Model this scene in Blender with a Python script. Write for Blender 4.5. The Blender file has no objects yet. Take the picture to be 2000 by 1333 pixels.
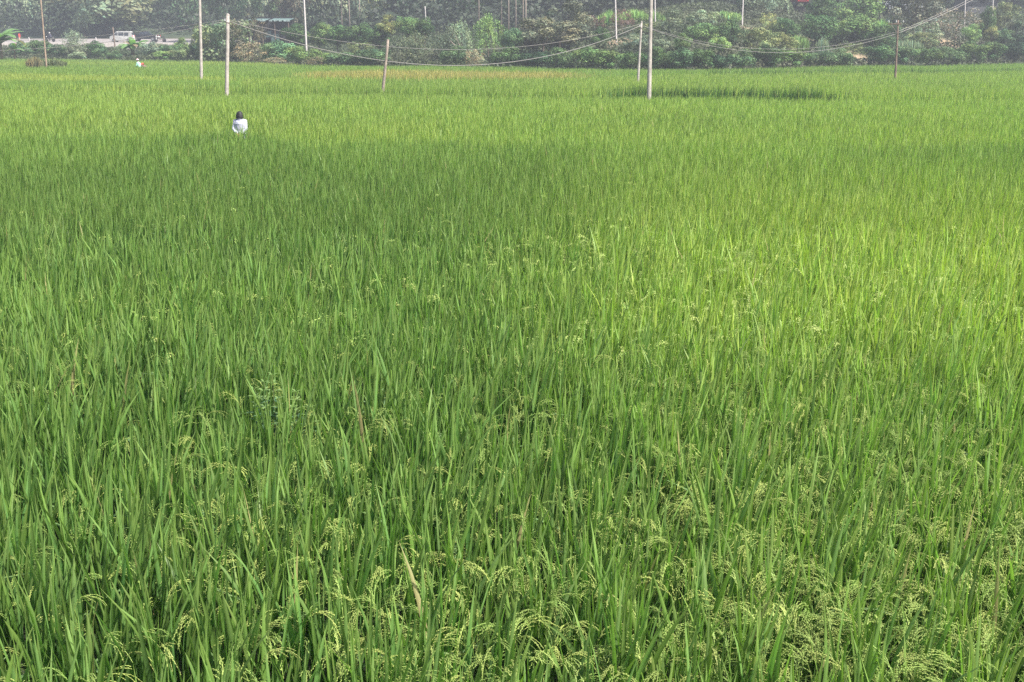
import bpy, bmesh, math, random
import numpy as np
from mathutils import Vector, Matrix, Euler
R = math.radians
random.seed(7); rng = np.random.default_rng(7)
scene = bpy.context.scene
COL = scene.collection

# ------------------------------------------------------------------ camera, sky, sun, exposure
F = 2200.0; W0, H0 = 2000.0, 1333.0
TH = math.atan(591.5 / F)
CAMZ = 3.5
cd = bpy.data.cameras.new("camera"); cam = bpy.data.objects.new("camera", cd); COL.objects.link(cam)
cam.location = (0, 0, CAMZ); cam.rotation_euler = (math.pi/2 - TH, 0, 0)
cd.sensor_width = 36; cd.lens = 36 * F / W0; cd.clip_start = 0.1; cd.clip_end = 3000
scene.camera = cam
SUN_DIR = Vector((0.80, -0.35, 1.10)).normalized()
SUN_EL = math.asin(SUN_DIR.z); SUN_AZ = math.atan2(SUN_DIR.x, SUN_DIR.y)
w = bpy.data.worlds.new("World"); scene.world = w; w.use_nodes = True
nt = w.node_tree; nt.nodes.clear()
sky = nt.nodes.new("ShaderNodeTexSky"); sky.sky_type = 'NISHITA'; sky.sun_disc = False
sky.sun_elevation = SUN_EL; sky.sun_rotation = SUN_AZ; sky.air_density = 1.3; sky.dust_density = 3.0
bg = nt.nodes.new("ShaderNodeBackground"); bg.inputs[1].default_value = 0.09
wo = nt.nodes.new("ShaderNodeOutputWorld")
nt.links.new(sky.outputs[0], bg.inputs[0]); nt.links.new(bg.outputs[0], wo.inputs[0])
sl = bpy.data.lights.new("sun", 'SUN'); sl.energy = 5.0; sl.angle = R(1.5); sl.color = (1.0, 0.96, 0.90)
so = bpy.data.objects.new("sun", sl); COL.objects.link(so)
so.rotation_euler = SUN_DIR.to_track_quat('Z', 'Y').to_euler(); so.location = (60, -20, 80)
vs = scene.view_settings
vs.view_transform = 'Standard'; vs.look = 'None'; vs.gamma = 1; vs.exposure = 1.15
scene.cycles.use_denoising = False
scene.cycles.max_bounces = 6; scene.cycles.transparent_max_bounces = 4; scene.cycles.volume_bounces = 0

# ------------------------------------------------------------------ helpers
FW = Vector((0, math.cos(TH), -math.sin(TH))); UP = Vector((0, math.sin(TH), math.cos(TH)))
def P(px, py, zc):
    return Vector((0, 0, CAMZ)) + zc * (Vector((1, 0, 0)) * ((px - W0/2) / F) + UP * (-(py - H0/2) / F) + FW)
CAN = 0.95
def zc_at(py, h=CAN):                       # depth of a point on a level plane at height h seen at row py
    return (CAMZ - h) / (math.sin(TH) + (py - H0/2) / F * math.cos(TH))
def proj(x, y, z):
    dz = z - CAMZ
    zc = y * FW.y + dz * FW.z
    return W0/2 + F * x / zc, H0/2 - F * (y * UP.y + dz * UP.z) / zc, zc
def tag(o, label=None, cat=None, group=None, kind=None):
    if label: o["label"] = label
    if cat: o["category"] = cat
    if group: o["group"] = group
    if kind: o["kind"] = kind
    return o
def empty(name, loc=(0, 0, 0), rz=0):
    o = bpy.data.objects.new(name, None); COL.objects.link(o); o.location = loc; o.rotation_euler = (0, 0, rz)
    o.empty_display_size = 0.3
    return o
def link(name, me, parent=None, mat=None):
    o = bpy.data.objects.new(name, me); COL.objects.link(o)
    if parent: o.parent = parent
    if mat and not me.materials: me.materials.append(mat)
    return o
def np_mesh(name, V, Fq, col=None, mat=None, smooth=False):
    """V (n,3), Fq (m,k) index array (k = 3 or 4), or list of such arrays"""
    me = bpy.data.meshes.new(name)
    Fs = Fq if isinstance(Fq, list) else [Fq]
    V = np.ascontiguousarray(V, dtype=np.float32)
    loops = np.concatenate([f.ravel() for f in Fs]).astype(np.int32)
    sizes = np.concatenate([np.full(len(f), f.shape[1], np.int32) for f in Fs])
    starts = np.concatenate([[0], np.cumsum(sizes)[:-1]]).astype(np.int32)
    me.vertices.add(len(V)); me.vertices.foreach_set("co", V.ravel())
    me.loops.add(len(loops)); me.loops.foreach_set("vertex_index", loops)
    me.polygons.add(len(sizes)); me.polygons.foreach_set("loop_start", starts)
    me.polygons.foreach_set("loop_total", sizes)
    if col is not None:
        a = me.color_attributes.new("tint", 'FLOAT_COLOR', 'POINT')
        c = np.ones((len(V), 4), np.float32); c[:, :3] = col
        a.data.foreach_set("color", c.ravel())
    me.update(calc_edges=True)
    if smooth: me.shade_smooth()
    if mat: me.materials.append(mat)
    return me
class MB:
    def __init__(s): s.v = []; s.f = []
    def add(s, vs, fs):
        o = len(s.v); s.v += [tuple(v) for v in vs]; s.f += [tuple(i + o for i in f) for f in fs]; return s
    def box(s, c, d, rz=0, taper=1.0):
        x, y, z = d[0]/2, d[1]/2, d[2]/2; m = Matrix.Rotation(rz, 3, 'Z'); vs = []
        for k in (-1, 1):
            t = taper if k > 0 else 1
            for a, b in ((-1, -1), (1, -1), (1, 1), (-1, 1)):
                vs.append(Vector(c) + m @ Vector((a*x*t, b*y*t, k*z)))
        return s.add(vs, [(3, 2, 1, 0), (4, 5, 6, 7), (0, 1, 5, 4), (1, 2, 6, 5), (2, 3, 7, 6), (3, 0, 4, 7)])
    def tube(s, pts, rad, n=8, cap=True, flat=1.0):
        pts = [Vector(p) for p in pts]
        rads = rad if hasattr(rad, '__len__') else [rad]*len(pts)
        vs, fs = [], []; ref = None
        for i, p in enumerate(pts):
            d = (pts[min(i+1, len(pts)-1)] - pts[max(i-1, 0)]).normalized()
            if ref is None: ref = Vector((1, 0, 0)) if abs(d.x) < 0.8 else Vector((0, 1, 0))
            a = (ref - d * ref.dot(d)).normalized(); b = d.cross(a); ref = a
            for k in range(n):
                t = 2*math.pi*k/n; r = rads[i]
                vs.append(p + a*math.cos(t)*r + b*math.sin(t)*r*flat)
        for i in range(len(pts)-1):
            for k in range(n):
                fs.append((i*n+k, i*n+(k+1) % n, (i+1)*n+(k+1) % n, (i+1)*n+k))
        if cap: fs.append(tuple(range(n))[::-1]); fs.append(tuple((len(pts)-1)*n+k for k in range(n)))
        return s.add(vs, fs)
    def ball(s, c, r, n=12, m=8):
        c = Vector(c); r = Vector(r) if hasattr(r, '__len__') else Vector((r, r, r)); vs = [c + Vector((0, 0, r.z))]; fs = []
        for i in range(1, m):
            ph = math.pi*i/m
            for k in range(n):
                t = 2*math.pi*k/n
                vs.append(c + Vector((r.x*math.sin(ph)*math.cos(t), r.y*math.sin(ph)*math.sin(t), r.z*math.cos(ph))))
        vs.append(c - Vector((0, 0, r.z))); L = len(vs)-1
        for k in range(n):
            fs.append((0, 1+k, 1+(k+1) % n)); fs.append((L, 1+(m-2)*n+(k+1) % n, 1+(m-2)*n+k))
            for i in range(m-2):
                a = 1+i*n; fs.append((a+k, a+n+k, a+n+(k+1) % n, a+(k+1) % n))
        return s.add(vs, fs)
    def lathe(s, prof, c=(0, 0, 0), n=16, axis='Z'):
        vs, fs = [], []
        for r, z in prof:
            for k in range(n):
                t = 2*math.pi*k/n; v = (r*math.cos(t), r*math.sin(t), z)
                if axis == 'Y': v = (v[0], v[2], v[1])
                vs.append(Vector(c)+Vector(v))
        for i in range(len(prof)-1):
            for k in range(n): fs.append((i*n+k, i*n+(k+1) % n, (i+1)*n+(k+1) % n, (i+1)*n+k))
        fs.append(tuple(range(n))[::-1]); fs.append(tuple((len(prof)-1)*n+k for k in range(n)))
        return s.add(vs, fs)
    def build(s, name, mat, parent=None, smooth=False, bevel=0, remesh=0):
        me = bpy.data.meshes.new(name); me.from_pydata(s.v, [], s.f); me.update()
        bm = bmesh.new(); bm.from_mesh(me); bmesh.ops.recalc_face_normals(bm, faces=bm.faces); bm.to_mesh(me); bm.free()
        if smooth: me.shade_smooth()
        me.materials.append(mat)
        o = link(name, me, parent)
        if bevel:
            b = o.modifiers.new("bevel", 'BEVEL'); b.width = bevel; b.segments = 2; b.limit_method = 'ANGLE'
        if remesh:
            m = o.modifiers.new("remesh", 'REMESH'); m.mode = 'VOXEL'; m.voxel_size = remesh; m.use_smooth_shade = True
            q = o.modifiers.new("smooth", 'SMOOTH'); q.iterations = 4; q.factor = 0.5
        return o
def simple_mat(name, col, rough=0.7, metal=0.0, noise=0.0, nscale=8.0, col2=None, bump=0.0, spec=0.5):
    m = bpy.data.materials.new(name); m.use_nodes = True; t = m.node_tree; b = t.nodes["Principled BSDF"]
    b.inputs["Base Color"].default_value = (*col, 1); b.inputs["Roughness"].default_value = rough
    b.inputs["Metallic"].default_value = metal; b.inputs["Specular IOR Level"].default_value = spec
    if noise or bump:
        tc = t.nodes.new("ShaderNodeTexCoord"); n = t.nodes.new("ShaderNodeTexNoise"); n.inputs["Scale"].default_value = nscale
        n.inputs["Detail"].default_value = 6; t.links.new(tc.outputs["Object"], n.inputs["Vector"])
        if noise:
            r = t.nodes.new("ShaderNodeValToRGB"); c2 = col2 or tuple(c*(1-noise) for c in col)
            r.color_ramp.elements[0].color = (*c2, 1); r.color_ramp.elements[1].color = (*col, 1)
            r.color_ramp.elements[0].position = 0.35; r.color_ramp.elements[1].position = 0.65
            t.links.new(n.outputs["Fac"], r.inputs[0]); t.links.new(r.outputs[0], b.inputs["Base Color"])
        if bump:
            bp = t.nodes.new("ShaderNodeBump"); bp.inputs["Strength"].default_value = bump; bp.inputs["Distance"].default_value = 0.02
            t.links.new(n.outputs["Fac"], bp.inputs["Height"]); t.links.new(bp.outputs[0], b.inputs["Normal"])
    return m
def leaf_mat(name, rough=0.5, transl=0.35, objcol=False, spec=0.35):
    """tint attribute (leaf to leaf colour), optionally times the object's own colour; light shines through the blades"""
    m = bpy.data.materials.new(name); m.use_nodes = True; t = m.node_tree; b = t.nodes["Principled BSDF"]; out = t.nodes["Material Output"]
    a = t.nodes.new("ShaderNodeAttribute"); a.attribute_name = "tint"; c = a.outputs["Color"]
    if objcol:
        oi = t.nodes.new("ShaderNodeObjectInfo"); mx = t.nodes.new("ShaderNodeMix"); mx.data_type = 'RGBA'; mx.blend_type = 'MULTIPLY'
        mx.inputs[0].default_value = 1.0; t.links.new(c, mx.inputs[6]); t.links.new(oi.outputs["Color"], mx.inputs[7]); c = mx.outputs[2]
    t.links.new(c, b.inputs["Base Color"]); b.inputs["Roughness"].default_value = rough; b.inputs["Specular IOR Level"].default_value = spec
    tr = t.nodes.new("ShaderNodeBsdfTranslucent")
    g = t.nodes.new("ShaderNodeMix"); g.data_type = 'RGBA'; g.blend_type = 'MULTIPLY'; g.inputs[0].default_value = 1.0
    g.inputs[7].default_value = (1.15, 1.45, 0.6, 1); t.links.new(c, g.inputs[6]); t.links.new(g.outputs[2], tr.inputs[0])
    ms = t.nodes.new("ShaderNodeMixShader"); ms.inputs[0].default_value = transl
    t.links.new(b.outputs[0], ms.inputs[1]); t.links.new(tr.outputs[0], ms.inputs[2]); t.links.new(ms.outputs[0], out.inputs[0])
    return m
M = dict(
    rice=leaf_mat("rice_leaf", 0.45, 0.36, spec=0.24), grain=leaf_mat("rice_grain", 0.6, 0.2), leaf=leaf_mat("foliage", 0.65, 0.12, True, 0.12),
    bark=simple_mat("bark", (0.13, 0.10, 0.075), 0.9, noise=0.5, nscale=14, bump=0.6),
    palebark=simple_mat("pale_bark", (0.26, 0.21, 0.17), 0.85, noise=0.4, nscale=9, bump=0.4),
    concrete=simple_mat("weathered_concrete", (0.36, 0.32, 0.29), 0.9, noise=0.35, nscale=5, col2=(0.24, 0.215, 0.19), bump=0.4),
    palecon=simple_mat("pale_concrete", (0.50, 0.46, 0.44), 0.9, noise=0.25, nscale=4, bump=0.3),
    wood=simple_mat("grey_brown_wood", (0.17, 0.12, 0.09), 0.9, noise=0.5, nscale=7, bump=0.5),
    tanwood=simple_mat("tan_bamboo", (0.27, 0.19, 0.13), 0.7, noise=0.4, nscale=5),
    cable=simple_mat("cable_sheath", (0.25, 0.23, 0.22), 0.6),
    iron=simple_mat("dull_iron", (0.16, 0.13, 0.12), 0.6, 0.6), porcelain=simple_mat("porcelain", (0.42, 0.42, 0.42), 0.25),
    skin=simple_mat("skin", (0.50, 0.29, 0.19), 0.55), hair=simple_mat("black_hair", (0.006, 0.005, 0.007), 0.6, noise=0.5, nscale=40, bump=0.5),
    trousers=simple_mat("dark_trousers", (0.03, 0.03, 0.045), 0.85), shoe=simple_mat("boots", (0.02, 0.02, 0.02), 0.5),
    glass=simple_mat("car_glass", (0.03, 0.035, 0.045), 0.08, spec=0.8), rubber=simple_mat("tyre", (0.02, 0.02, 0.02), 0.85),
    whitepaint=simple_mat("white_paint", (0.52, 0.51, 0.485), 0.35, noise=0.2, nscale=1.5), blackpaint=simple_mat("black_paint", (0.02, 0.022, 0.03), 0.25),
    chrome=simple_mat("wheel_metal", (0.5, 0.5, 0.5), 0.35, 0.9), lamp=simple_mat("lamp_glass", (0.8, 0.8, 0.78), 0.15), redlamp=simple_mat("red_lamp", (0.45, 0.02, 0.02), 0.25),
    redpaint=simple_mat("red_paint", (0.13, 0.012, 0.015), 0.4), roof=simple_mat("grey_roof_tiles", (0.22, 0.22, 0.25), 0.8, noise=0.3, nscale=3),
    plaster=simple_mat("plaster", (0.55, 0.53, 0.5), 0.9, noise=0.3, nscale=1.5), teal=simple_mat("teal_sheet", (0.10, 0.16, 0.15), 0.6, noise=0.3, nscale=2),
    asphalt=simple_mat("dusty_road", (0.27, 0.24, 0.225), 0.95, noise=0.3, nscale=0.6, bump=0.3), dark=simple_mat("dark_doorway", (0.02, 0.02, 0.022), 0.9),
)
def fabric(name, col, col2):
    m = simple_mat(name, col, 0.85, noise=1, nscale=5, col2=col2, bump=0.5); return m

# value noise on the ground plane
_lat = rng.random((256, 256))
def vnoise(x, y, s):
    x = np.asarray(x)/s + 1000.5; y = np.asarray(y)/s + 1000.5
    xi = np.floor(x).astype(int); yi = np.floor(y).astype(int); fx = x-xi; fy = y-yi
    fx = fx*fx*(3-2*fx); fy = fy*fy*(3-2*fy); g = lambda a, b: _lat[a % 256, b % 256]
    return (g(xi, yi)*(1-fx)+g(xi+1, yi)*fx)*(1-fy)+(g(xi, yi+1)*(1-fx)+g(xi+1, yi+1)*fx)*fy

# ------------------------------------------------------------------ terrain
EP = [-900, 0, 400, 600, 1000, 1350, 2000, 2700]; EZ = [150, 145, 130, 112, 102, 92, 119, 135]
def edge(px): return np.interp(px, EP, EZ)
def sstep(a, b, x): t = np.clip((x-a)/(b-a), 0, 1); return t*t*(3-2*t)
def height(X, Y):
    X = np.asarray(X, float); Y = np.asarray(Y, float)
    Z = np.maximum(Y*math.cos(TH), 1.0); px = np.clip(W0/2 + F*X/Z, -900, 2700); E = edge(px); d = np.where(Y > 20, Z - E, -50)
    Ra = np.interp(d, [0, 4, 10, 20, 30, 42, 60, 80, 120, 260, 400], [0, 0.9, 1.3, 2.9, 4.5, 5.8, 7.2, 9, 14, 48, 80])
    Rb = np.interp(d, [0, 4, 10, 30, 60, 80, 110, 260, 400], [0, 0.8, 1.2, 2.5, 3.9, 5, 8.5, 40, 70]); wr = sstep(980, 1260, px)
    Rr = Ra*wr+Rb*(1-wr)
    t = d / np.maximum(190 - E, 1)
    Ll = np.where(Z < 190, np.interp(t, [0, 0.1, 1], [0, 0.5, 1.6]), np.interp(Z, [190, 192, 194, 205, 209, 225, 260, 420], [1.6, 2.4, 2.6, 3.1, 3.4, 6, 18, 62]))
    Ll = np.where(d < 0, 0, Ll)
    wgt = sstep(480, 900, px)
    h = Rr*wgt + Ll*(1-wgt)
    return h + np.where(d > 3, (vnoise(X, Y, 9)-0.5)*0.7*np.where((Z > 190) & (Z < 208) & (px < 700), 0, 1), 0)
SOIL = [(1208, 117, 2.4, 2.2), (1448, 129, 2.0, 2), (1680, 118, 1.6, 3), (1840, 134, 3, 3), (1990, 133, 2, 2), (925, 107, 1.0, 2), (1570, 125, 1, 2), (385, 186, 5, 6)]
ys = np.concatenate([np.arange(-60, 80, 14), np.arange(80, 235, 1.5), np.arange(235, 460, 8)])
xs = np.concatenate([np.arange(-420, -170, 14), np.arange(-170, 170, 2.0), np.arange(170, 430, 14)])
gx, gy = np.meshgrid(xs, ys); gz = height(gx, gy)
V = np.stack([gx.ravel(), gy.ravel(), gz.ravel()], 1); nx, ny = len(xs), len(ys)
ii = (np.arange(ny-1)[:, None]*nx + np.arange(nx-1)[None, :]).ravel()
Fq = np.stack([ii, ii+1, ii+nx+1, ii+nx], 1)
X, Y = V[:, 0], V[:, 1]; n1 = vnoise(X, Y, 3.1)[:, None]; n2 = vnoise(X, Y, 11)[:, None]
mud = np.array([0.035, 0.045, 0.02]); scrub = np.array([0.045, 0.075, 0.03]); dry = np.array([0.13, 0.12, 0.06]); soil = np.array([0.30, 0.21, 0.13])
Z = np.maximum(Y*math.cos(TH), 1); pxv = W0/2+F*X/Z; onhill = ((Z > edge(pxv)+1) & (Y > 20))[:, None]
colr = np.where(onhill, scrub*(0.4+0.6*n1)+(dry-scrub)*np.clip(n2*2-1, 0, 1)*0.6, mud*(0.7+0.6*n1))
for (sx, sz, rx, ry) in SOIL:
    cx = (sx-W0/2)/F*sz; cy = sz/math.cos(TH)
    k = np.clip(1.4-np.sqrt(((X-cx)/rx)**2+((Y-cy)/ry)**2), 0, 1)[:, None]; colr = colr*(1-k)+soil*(0.75+0.5*n1)*k
m = bpy.data.materials.new("earth"); m.use_nodes = True; t = m.node_tree; b = t.nodes["Principled BSDF"]; b.inputs["Roughness"].default_value = 0.95
a = t.nodes.new("ShaderNodeAttribute"); a.attribute_name = "tint"; n = t.nodes.new("ShaderNodeTexNoise"); n.inputs["Scale"].default_value = 1.2; n.inputs["Detail"].default_value = 8
tc = t.nodes.new("ShaderNodeTexCoord"); t.links.new(tc.outputs["Object"], n.inputs["Vector"])
mr = t.nodes.new("ShaderNodeMapRange"); mr.inputs[3].default_value = 0.6; mr.inputs[4].default_value = 1.4; t.links.new(n.outputs[0], mr.inputs[0])
vm = t.nodes.new("ShaderNodeVectorMath"); vm.operation = 'SCALE'; t.links.new(a.outputs["Color"], vm.inputs[0]); t.links.new(mr.outputs[0], vm.inputs["Scale"])
t.links.new(vm.outputs[0], b.inputs["Base Color"])
tag(link("ground", np_mesh("ground", V, Fq, colr, m, True)), kind="structure")

# road on its embankment, with a low pale shoulder along the near side
rx = np.arange(-300, -25, 4.0); prof = [(196.9, 2.72), (200, 2.84), (204, 3.05), (211, 3.36)]
V = []; 
for x in rx:
    for (yy, zz) in prof: V.append((x, yy + 0.25*math.sin(x*0.07), float(height(x, yy)) + 0.06 if False else zz + 0.05))
V = np.array(V); k = len(prof); nr = len(rx)
ii = (np.arange(nr-1)[:, None]*k + np.arange(k-1)[None, :]).ravel()
tag(link("road", np_mesh("road", V, np.stack([ii, ii+k, ii+k+1, ii+1], 1), None, M['asphalt'])), kind="structure")
sh = MB(); base = []
for j, x in enumerate(rx):
    yy = 196.2 + 0.25*math.sin(x*0.07)
    base.append([(x, yy-0.9, 1.75+0.08*math.sin(x)), (x, yy-0.25, 2.70), (x, yy+0.75, 2.80)])
for j in range(len(rx)-1):
    for q in range(2):
        sh.add([base[j][q], base[j+1][q], base[j+1][q+1], base[j][q+1]], [(0, 1, 2, 3)])
tag(sh.build("road_shoulder", M['concrete']), kind="structure")

# ------------------------------------------------------------------ rice
# plot borders as rows of the photograph at canopy height; between two plots lies a narrow bund
BORDERS = [([0, 470, 1100, 1500, 2000], [262, 266, 277, 288, 284]),
           ([0, 450, 700, 1100, 1640, 2000], [171, 176, 178, 184, 189.5, 191]),
           ([0, 450, 1140, 1400, 1740, 2000], [143.5, 153.5, 153, 145.0, 143.0, 138.5])]
def fieldat(x, y):
    """returns plot index 0..3, distance past the nearer border (m), px, py"""
    px, py, zc = proj(x, y, CAN)
    idx = np.zeros(len(x), int); past = np.full(len(x), 99.0)
    for bx, by in BORDERS:
        yb = np.interp(px, bx, by); zb = zc_at(yb)+(0 if by[0] < 200 else 1)*(3.0*(vnoise(x, y*0, 3.3)-0.5)+1.6*(vnoise(x+9, y*0, 0.9)-0.5))
        beyond = zc > zb; idx += beyond; past = np.where(beyond, zc-zb, past)
    return idx, past, px, py, zc
def rice_style(x, y):
    idx, past, px, py, zc = fieldat(x, y); n = len(x)
    na = vnoise(x, y*0.5, 2.3); nb = vnoise(x+50, y*0.6, 6.5); nc = vnoise(x-80, y*0.35, 17)
    deep = np.array([0.066, 0.162, 0.034]); fresh = np.array([0.222, 0.368, 0.070]); yel = np.array([0.37, 0.42, 0.085]); gold = np.array([0.45, 0.345, 0.13])
    right = sstep(700, 1400, px+250*(nb-0.5))
    # share of fresh / yellow blades across the near plot
    band = np.interp(py, [120, 265, 330, 400, 520, 600, 700, 900, 1333], [0.5, 0.60, 0.42, 0.60, 0.84, 0.80, 0.55, 0.34, 0.34])
    bandL = np.interp(py, [120, 275, 345, 450, 560, 700, 900, 1333], [0.5, 0.55, 0.22, 0.22, 0.42, 0.13, 0.08, 0.16])
    f0 = band*right + bandL*(1-right) + (nb-0.5)*0.50 + (nc-0.5)*0.35 + (na-0.5)*0.25
    f1 = np.interp(py, [180, 200, 235, 262], [0.75, 0.92, 0.75, 0.88]) + (nc-0.5)*0.5 + (nb-0.5)*0.3; f2 = 0.72+(nc-0.5)*0.7+(nb-0.5)*0.3; f3 = 0.65+(nc-0.5)*0.5
    f = np.clip(np.choose(idx, [f0, f1, f2, f3]), 0, 1)[:, None]
    c = deep*(1-f)+fresh*f
    ye = np.choose(idx, [0.06+(0.16+0.42*nb)*right*np.interp(py, [300, 430, 600, 760], [0.3, 1, 1, 0.15]), 0.20+0.25*na, 0.24+0.25*nb, np.full(n, 0.10)])
    # yellow-green strips of the left plots and tips along the near edge of plot 2
    ye = np.where((idx == 2) & (px < 470) & (py < 170), 0.03, ye)
    ye = np.where((idx == 3) & (px < 700) & (py > 120.5) & (py < 127), 0.5, ye)
    ye = np.where((idx == 2) & (px < 460) & (py > 144) & (py < 158), 0.85, ye)
    ye = np.where((idx == 1) & (py < 205), 0.30, ye)
    yy = np.clip(ye[:, None]*(0.6+0.8*rng.random((n, 1))), 0, 1)
    c = c*(1-yy)+yel*yy
    jt = rng.normal(0, 1.0, n); jx = rng.normal(0, 26, n)+60*(nb-0.5)
    gs = (px+jx > 620) & (px+jx < 1120 - (152-py)*2.0) & (py+jt > 140.0) & (py+jt < 152.5+1.5*(na-0.5)) & (rng.random(n) < 0.96)
    c = np.where(gs[:, None], gold*(0.8+0.4*rng.random((n, 1))), c)
    hgt = 1 + (na-0.5)*0.10+(nb-0.5)*0.10 + np.choose(idx, [0, -0.10, 0.02, 0.0]) + np.where(gs, 0.05, 0)
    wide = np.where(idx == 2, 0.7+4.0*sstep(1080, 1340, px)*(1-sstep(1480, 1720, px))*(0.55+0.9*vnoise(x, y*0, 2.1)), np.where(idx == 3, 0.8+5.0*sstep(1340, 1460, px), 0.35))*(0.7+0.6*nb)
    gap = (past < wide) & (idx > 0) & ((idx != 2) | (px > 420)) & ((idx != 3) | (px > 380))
    hgt = np.where(gap, hgt*(0.26+0.14*na), hgt); c = np.where((gap | ((past < wide+1.2) & (rng.random(n) < 0.75*sstep(1.2, 3.4, wide))))[:, None], deep*0.85, c)  # dark bund weeds; first rows past wide gaps have leaf shade painted into colour
    hgt = hgt + 0.17*np.exp(-((x+7.4)/1.2)**2-((y-30.7)/1.0)**2)
    edgehi = (past < 6)
    hgt = hgt + np.where(edgehi & (idx >= 2) & ~gap, 0.09+0.06*sstep(1.2, 3.4, wide), 0)
    inside = zc < edge(px)+0.5+1.5*(nb-0.5)
    return c, hgt, ~inside, idx, gs, px, py, right

def blades(x, y, w, seg, fold, c, hgt, long=1.0, flop=0.0):
    """ribbons rooted at (x,y); returns V, F, col. seg segments, V-folded blade when fold"""
    n = len(x); az = rng.random(n)*2*math.pi
    tip = (0.78 + 0.30*rng.random(n)**0.8)*hgt*1.0
    z0 = rng.random(n)*0.30+0.05
    L = np.maximum(tip - z0, 0.25)
    lean = np.abs(rng.normal(0, 0.085, n))+0.015; curve = np.abs(rng.normal(0.0, 0.15, n))
    fl = rng.random(n) < flop
    curve = np.where(fl, 0.9+0.7*rng.random(n), curve)
    lean = np.where(fl, 0.25, lean)
    twist = rng.normal(0, 0.9, n)
    wd = w*(0.65+0.55*rng.random(n))
    dirx, diry = np.cos(az), np.sin(az)
    ts = np.linspace(0, 1, seg+1)
    prof = np.interp(ts, [0, 0.15, 0.45, 0.75, 0.92, 1], [0.45, 0.75, 1.0, 0.78, 0.36, 0.02])
    # breeze: all lean slightly to the same side
    bx = 0.05; pts = []
    for t in ts:
        hx = lean*t + curve*t**2.6*0.8
        zz = z0 + L*(t - np.where(fl, 0.62, 0.12)*curve*t**3.2)
        pts.append((x + dirx*hx*L + bx*t*t*L, y + diry*hx*L, zz))
    P3 = np.stack([np.stack(p, 1) for p in pts], 1)        # n, seg+1, 3
    sa = az + math.pi/2 + twist*0.8
    cols = 3 if fold else 2
    out = np.zeros((n, seg+1, cols, 3), np.float32)
    for j in range(seg+1):
        a = sa + twist*0.35*ts[j]
        sx, sy = np.cos(a), np.sin(a); hw = wd*prof[j]*0.5
        l = P3[:, j] - np.stack([sx*hw, sy*hw, 0*hw], 1); r = P3[:, j] + np.stack([sx*hw, sy*hw, 0*hw], 1)
        if fold:
            mid = P3[:, j] + np.stack([-sy*hw*0.35, sx*hw*0.35, 0*hw], 1)
            out[:, j, 0] = l; out[:, j, 1] = mid; out[:, j, 2] = r
        else:
            out[:, j, 0] = l; out[:, j, 1] = r
    nv = (seg+1)*cols; q = []
    for j in range(seg):
        for k in range(cols-1): q.append((j*cols+k, j*cols+k+1, (j+1)*cols+k+1, (j+1)*cols+k))
    q = np.array(q); Fq = (q[None] + (np.arange(n)*nv)[:, None, None]).reshape(-1, 4)
    tone = (0.60+0.80*rng.random((n, 1))**1.2)
    blu = rng.random((n, 1))
    cc = c*tone*np.concatenate([0.9+0.2*blu, np.ones_like(blu), 1.25-0.5*blu], 1)
    cc = np.where(fl[:, None], cc*0.6+np.array([0.16, 0.25, 0.14])*0.5, cc)
    dead = (rng.random(n) < 0.006)[:, None]; cc = np.where(dead, np.array([0.30, 0.24, 0.12]), cc)
    tipc = np.array([0.26, 0.33, 0.09])
    k = (ts[None, :, None]**3*0.5)*np.ones((n, 1, 1)); C = cc[:, None, :]*(1-k)+tipc*k
    # sheath end of the blade is naturally yellower
    k2 = np.clip(0.35-ts, 0, 1)[None, :, None]*1.0; C = C*(1-k2)+np.array([0.09, 0.14, 0.04])*k2
    C = np.repeat(C[:, :, None, :], cols, 2)
    if fold: C[:, :, 1, :] = C[:, :, 1, :]*1.18+0.01
    return out.reshape(-1, 3), Fq, C.reshape(-1, 3)

def trap(z0, z1, dens, margin=1.22, extra=7.0):
    """random points of the strip of field between two depths"""
    y0, y1 = z0/math.cos(TH), z1/math.cos(TH)
    hw = lambda z: z*W0/2/F*margin+extra
    area = (hw(z0)+hw(z1))*(y1-y0); n = int(area*dens)
    y = y0 + (y1-y0)*rng.random(n); x = (rng.random(n)*2-1)*hw(z1)
    keep = np.abs(x) < hw(y*math.cos(TH)); return x[keep], y[keep]
acc = {}
def put(key, V, Fq, C):
    a = acc.setdefault(key, [[], [], [], 0]); a[0].append(V); a[1].append(Fq+a[3]); a[2].append(C); a[3] += len(V)
# near: hills of tillers on a jittered planting grid
def near_hills(ya, yb, pitch=0.19):
    ys_ = np.arange(ya, yb, pitch); P_ = []
    for yy in ys_:
        hw = yy*0.5+6.5; xs_ = np.arange(-hw, hw, pitch); P_.append(np.stack([xs_+rng.normal(0, 0.03, len(xs_)), yy+rng.normal(0, 0.03, len(xs_))], 1))
    return np.concatenate(P_)
for (ya, yb, per, wd, seg, fold) in ((1.2, 9.0, 13, 0.0265, 6, True), (9.0, 16.0, 13, 0.026, 4, True)):
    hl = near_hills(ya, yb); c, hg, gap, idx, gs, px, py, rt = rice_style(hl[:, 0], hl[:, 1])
    hh = hg*(0.86+0.30*rng.random(len(hl)))
    thin = rng.random(len(hl)) < 0.10+0.25*(vnoise(hl[:, 0]+31, hl[:, 1], 0.7) > 0.62)
    hh = np.where(thin, hh*0.55, hh)
    sel = np.repeat(np.arange(len(hl)), per); off = rng.normal(0, 0.038, (len(sel), 2))
    x = hl[sel, 0]+off[:, 0]; y = hl[sel, 1]+off[:, 1]
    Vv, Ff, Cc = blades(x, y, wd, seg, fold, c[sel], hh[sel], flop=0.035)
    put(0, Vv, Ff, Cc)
rr = 16*math.cos(TH)
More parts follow.
